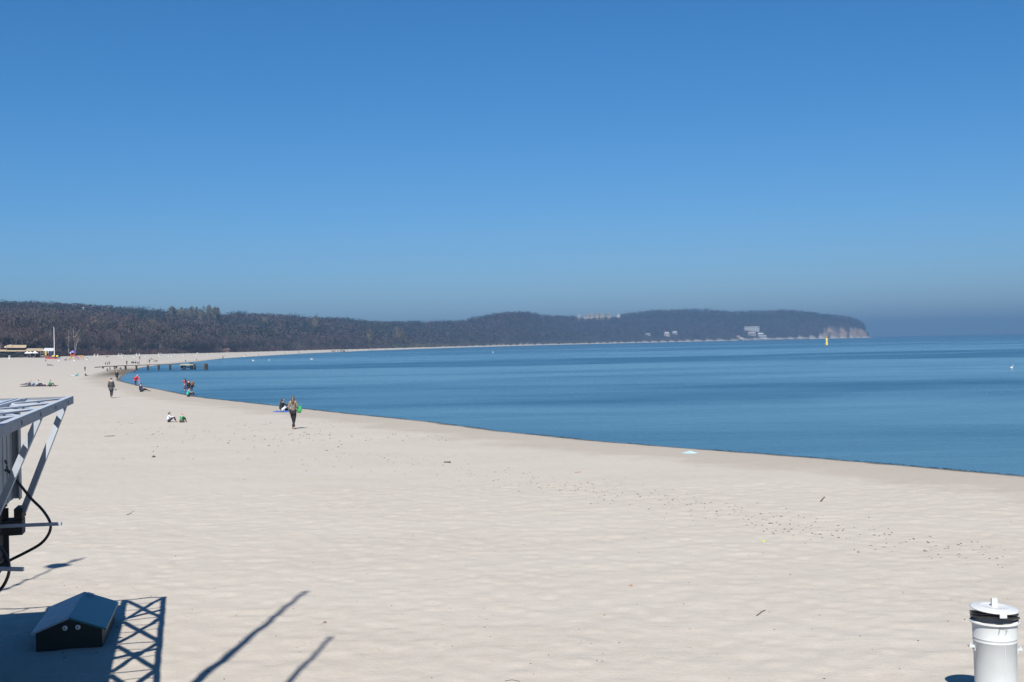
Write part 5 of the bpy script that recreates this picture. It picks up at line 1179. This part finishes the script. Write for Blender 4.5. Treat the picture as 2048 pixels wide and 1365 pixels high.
def litter(px_, py_, w, d, h, m, name, label, cat):
    P = hit(px_, py_); b = MB(); n = 9; vv = [(0, 0, h)]; 
    for k in range(n):
        t = 6.283 * k / n; rr_ = 1 + .3 * math.sin(3 * t + px_); vv.append((w / 2 * rr_ * math.cos(t), d / 2 * rr_ * math.sin(t), h * .15)); 
    for k in range(n): t = 6.283 * k / n; vv.append((w / 2.4 * math.cos(t), d / 2.4 * math.sin(t), -.02))
    ff = [(0, 1 + k, 1 + (k + 1) % n) for k in range(n)] + [(1 + k, 1 + n + k, 1 + n + (k + 1) % n, 1 + (k + 1) % n) for k in range(n)]
    o = b.add(vv, ff, False).build(name, m, None, label=label, cat=cat); o.location = P; return o
litter(1380, 906.5, .55, .9, .09, mat("pale_blue_plastic", (.50, .70, .78), .4, .2), "plastic_sheet", "pale blue plastic sheet crumpled near the waterline", "litter")
litter(1527, 1080, .09, .16, .03, mat("lime_plastic", (.55, .65, .08), .5), "plastic_scrap", "lime yellow scrap on the right sand", "litter")
litter(1262, 1173, .06, .10, .03, mat("orange_shell", (.5, .22, .12), .6), "shell", "small orange brown shell in the open sand", "shell")
litter(307, 914, .14, .2, .08, mat("dark_stone", (.09, .08, .07), .8), "stone", "single dark stone on the sand beyond the kiosk", "stone")
litter(650, 1246, .05, .08, .03, mat("brown_shell", (.2, .12, .1), .6), "shell", "small brown shell between the two pole shadows", "shell")
# pebbles and weed flecks: nobody could count them
gg = np.random.default_rng(9); pts = []
def flecks(n, fn, smin, smax):
    for _ in range(n):
        x, y = fn(); pts.append((x, y, gg.uniform(smin, smax)))
def band():
    t = gg.random(); q = [(620, 915), (900, 940), (1150, 975), (1400, 1015), (1650, 1062), (2000, 1110)]
    f = t * 5; i = int(f); f -= i; x = q[i][0] + (q[i + 1][0] - q[i][0]) * f; y = q[i][1] + (q[i + 1][1] - q[i][1]) * f
    return x + gg.normal() * 15, y + gg.normal() * 13
flecks(560, band, .010, .034); flecks(160, lambda: (gg.uniform(200, 700), 845 + abs(gg.normal()) * 35), .02, .06)
flecks(260, lambda: (gg.uniform(120, 2040), gg.uniform(900, 1360)), .006, .020); flecks(60, lambda: (gg.uniform(520, 900), gg.uniform(868, 882)), .02, .06)
X = []; 
for px_, py_, s_ in pts:
    P = atZ(px_, py_, 0.0); X.append((P.x, P.y, s_))
X = np.array(X); ZZ = ground_z(X[:, 0], X[:, 1]); ok = shore_s(X[:, 0], X[:, 1]) > .6
soupv = []
oct_v = np.array([(1, 0, 0), (0, 1, 0), (-1, 0, 0), (0, -1, 0), (0, 0, 1), (0, 0, -1.)]); oct_f = [(0, 1, 4), (1, 2, 4), (2, 3, 4), (3, 0, 4)]
for (x, y, s_), z, k_ in zip(X, ZZ, ok):
    if not k_: continue
    v = oct_v * (s_ * gg.uniform(.6, 1.6), s_ * gg.uniform(.5, 1), s_ * .55); a = gg.random() * 3.14; v = v @ np.array([[math.cos(a), -math.sin(a), 0], [math.sin(a), math.cos(a), 0], [0, 0, 1]]).T + (x, y, z)
    soupv.append((np.array([v[i] for f in oct_f for i in f]), np.array((.12, .095, .07)) * gg.uniform(.5, 1.8)))
soup("pebbles", soupv, "dark pebbles and weed flecks scattered over the sand")
# weed washed up along the waterline
wv = []; 
seg_i = [(i, np.hypot(*(coast[i + 1] - coast[i]))) for i in range(1, 20)]
for i, L_ in seg_i:
    d_ = (coast[i + 1] - coast[i]) / L_; nrm = np.array([-d_[1], d_[0]]); 
    for _ in range(int(L_ * 22)):
        f = gg.random() * L_; p = coast[i] + d_ * f; den = vnoise(np.array([p[0] / 3.3]), np.array([p[1] / 3.3]), 44)[0]
        if den < .36: continue
        off = gg.normal() * .12 * (den - .22); q = p + nrm * (off - .12 if True else 0); z = max(gz(q[0], q[1]) if _ % 4 == 0 else WATER_Z, WATER_Z) + .008
        s_ = gg.uniform(.03, .085); a = math.atan2(d_[1], d_[0]) + gg.normal() * .3; ca, sa = math.cos(a), math.sin(a)
        v = np.array([(-s_, -s_ * .3, 0), (s_, -s_ * .2, .0), (.3 * s_, s_ * .35, .012)]); v = v @ np.array([[ca, -sa, 0], [sa, ca, 0], [0, 0, 1]]).T + (q[0], q[1], z)
        wv.append((v, np.array((.13, .11, .09)) * gg.uniform(.6, 1.6)))
soup("seaweed", wv, "dark seaweed washed up along the waterline")

# ------------------------------------------------------------------ poles behind and beside the viewer (their shadows lie on the sand)
cot = 1 / math.tan(SUN_EL) / az_len
def pole(px_, py_, h, r, head, label):
    T = atZ(px_, py_, 0.0); b = Vector((T.x - SUN_DX * cot * h, T.y - cot * h, 0)); b.z = gz(b.x, b.y) - .2
    t = empty("lamp_post", b, 0, label, "lamp post", "tall posts along the promenade"); H = h - b.z
    MB().tube([(0, 0, 0), (0, 0, .8), (0, 0, H * .55), (0, 0, H - .1)], [r * 1.5, r * 1.25, r, r * .6], 12).build("post", STEEL, t)
    if head == 1: 
        MB().ell((0, 0, H - .05), (r * .9, r * .9, .06), 12, 8).build("cap", STEEL, t)
    elif head == 2:
        MB().tube([(0, 0, H - .55), (.06, 0, H - .25), (.12, .05, H - .05)], .035, 8).build("arm", STEEL, t)
        MB().ell((-.05, -.1, H - .72), (.24, .24, .07), 12, 8).build("lamp", STEEL, t)
        kn = MB()
        for k in range(9): kn.ell((0, 0, H - 2.2 - k * .42), (.065, .065, .10), 8, 6)
        kn.build("collar", STEEL, t)
    return t
pole(612, 1183, 12.4, .072, 1, "tall pale post left of the view, shadow longest on the sand")
pole(662, 1275, 10.6, .058, 1, "second pale post left of the view, shadow nearest the bottom edge")
pole(158, 1120, 10.2, .035, 2, "thin pale post with a round lamp whose shadow lies by the kiosk")

# ------------------------------------------------------------------ haze
HZ = MB().box((-9900, -9900, -6), (9900, 9900, 130)).build("haze", bpy.data.materials.new("haze_air"), None)
tag(HZ, "thin blue sea haze", kind="stuff")
hm = HZ.data.materials[0]; hm.use_nodes = True; hn = hm.node_tree.nodes; hl = hm.node_tree.links
hn.remove(hn["Principled BSDF"]); pv = hn.new("ShaderNodeVolumePrincipled"); pv.inputs["Density"].default_value = 0.00027
pv.inputs["Color"].default_value = (.150, .315, .545, 1); pv.inputs["Anisotropy"].default_value = 0.0
hl.new(pv.outputs[0], hn["Material Output"].inputs["Volume"])
print("forest trees", cnt)
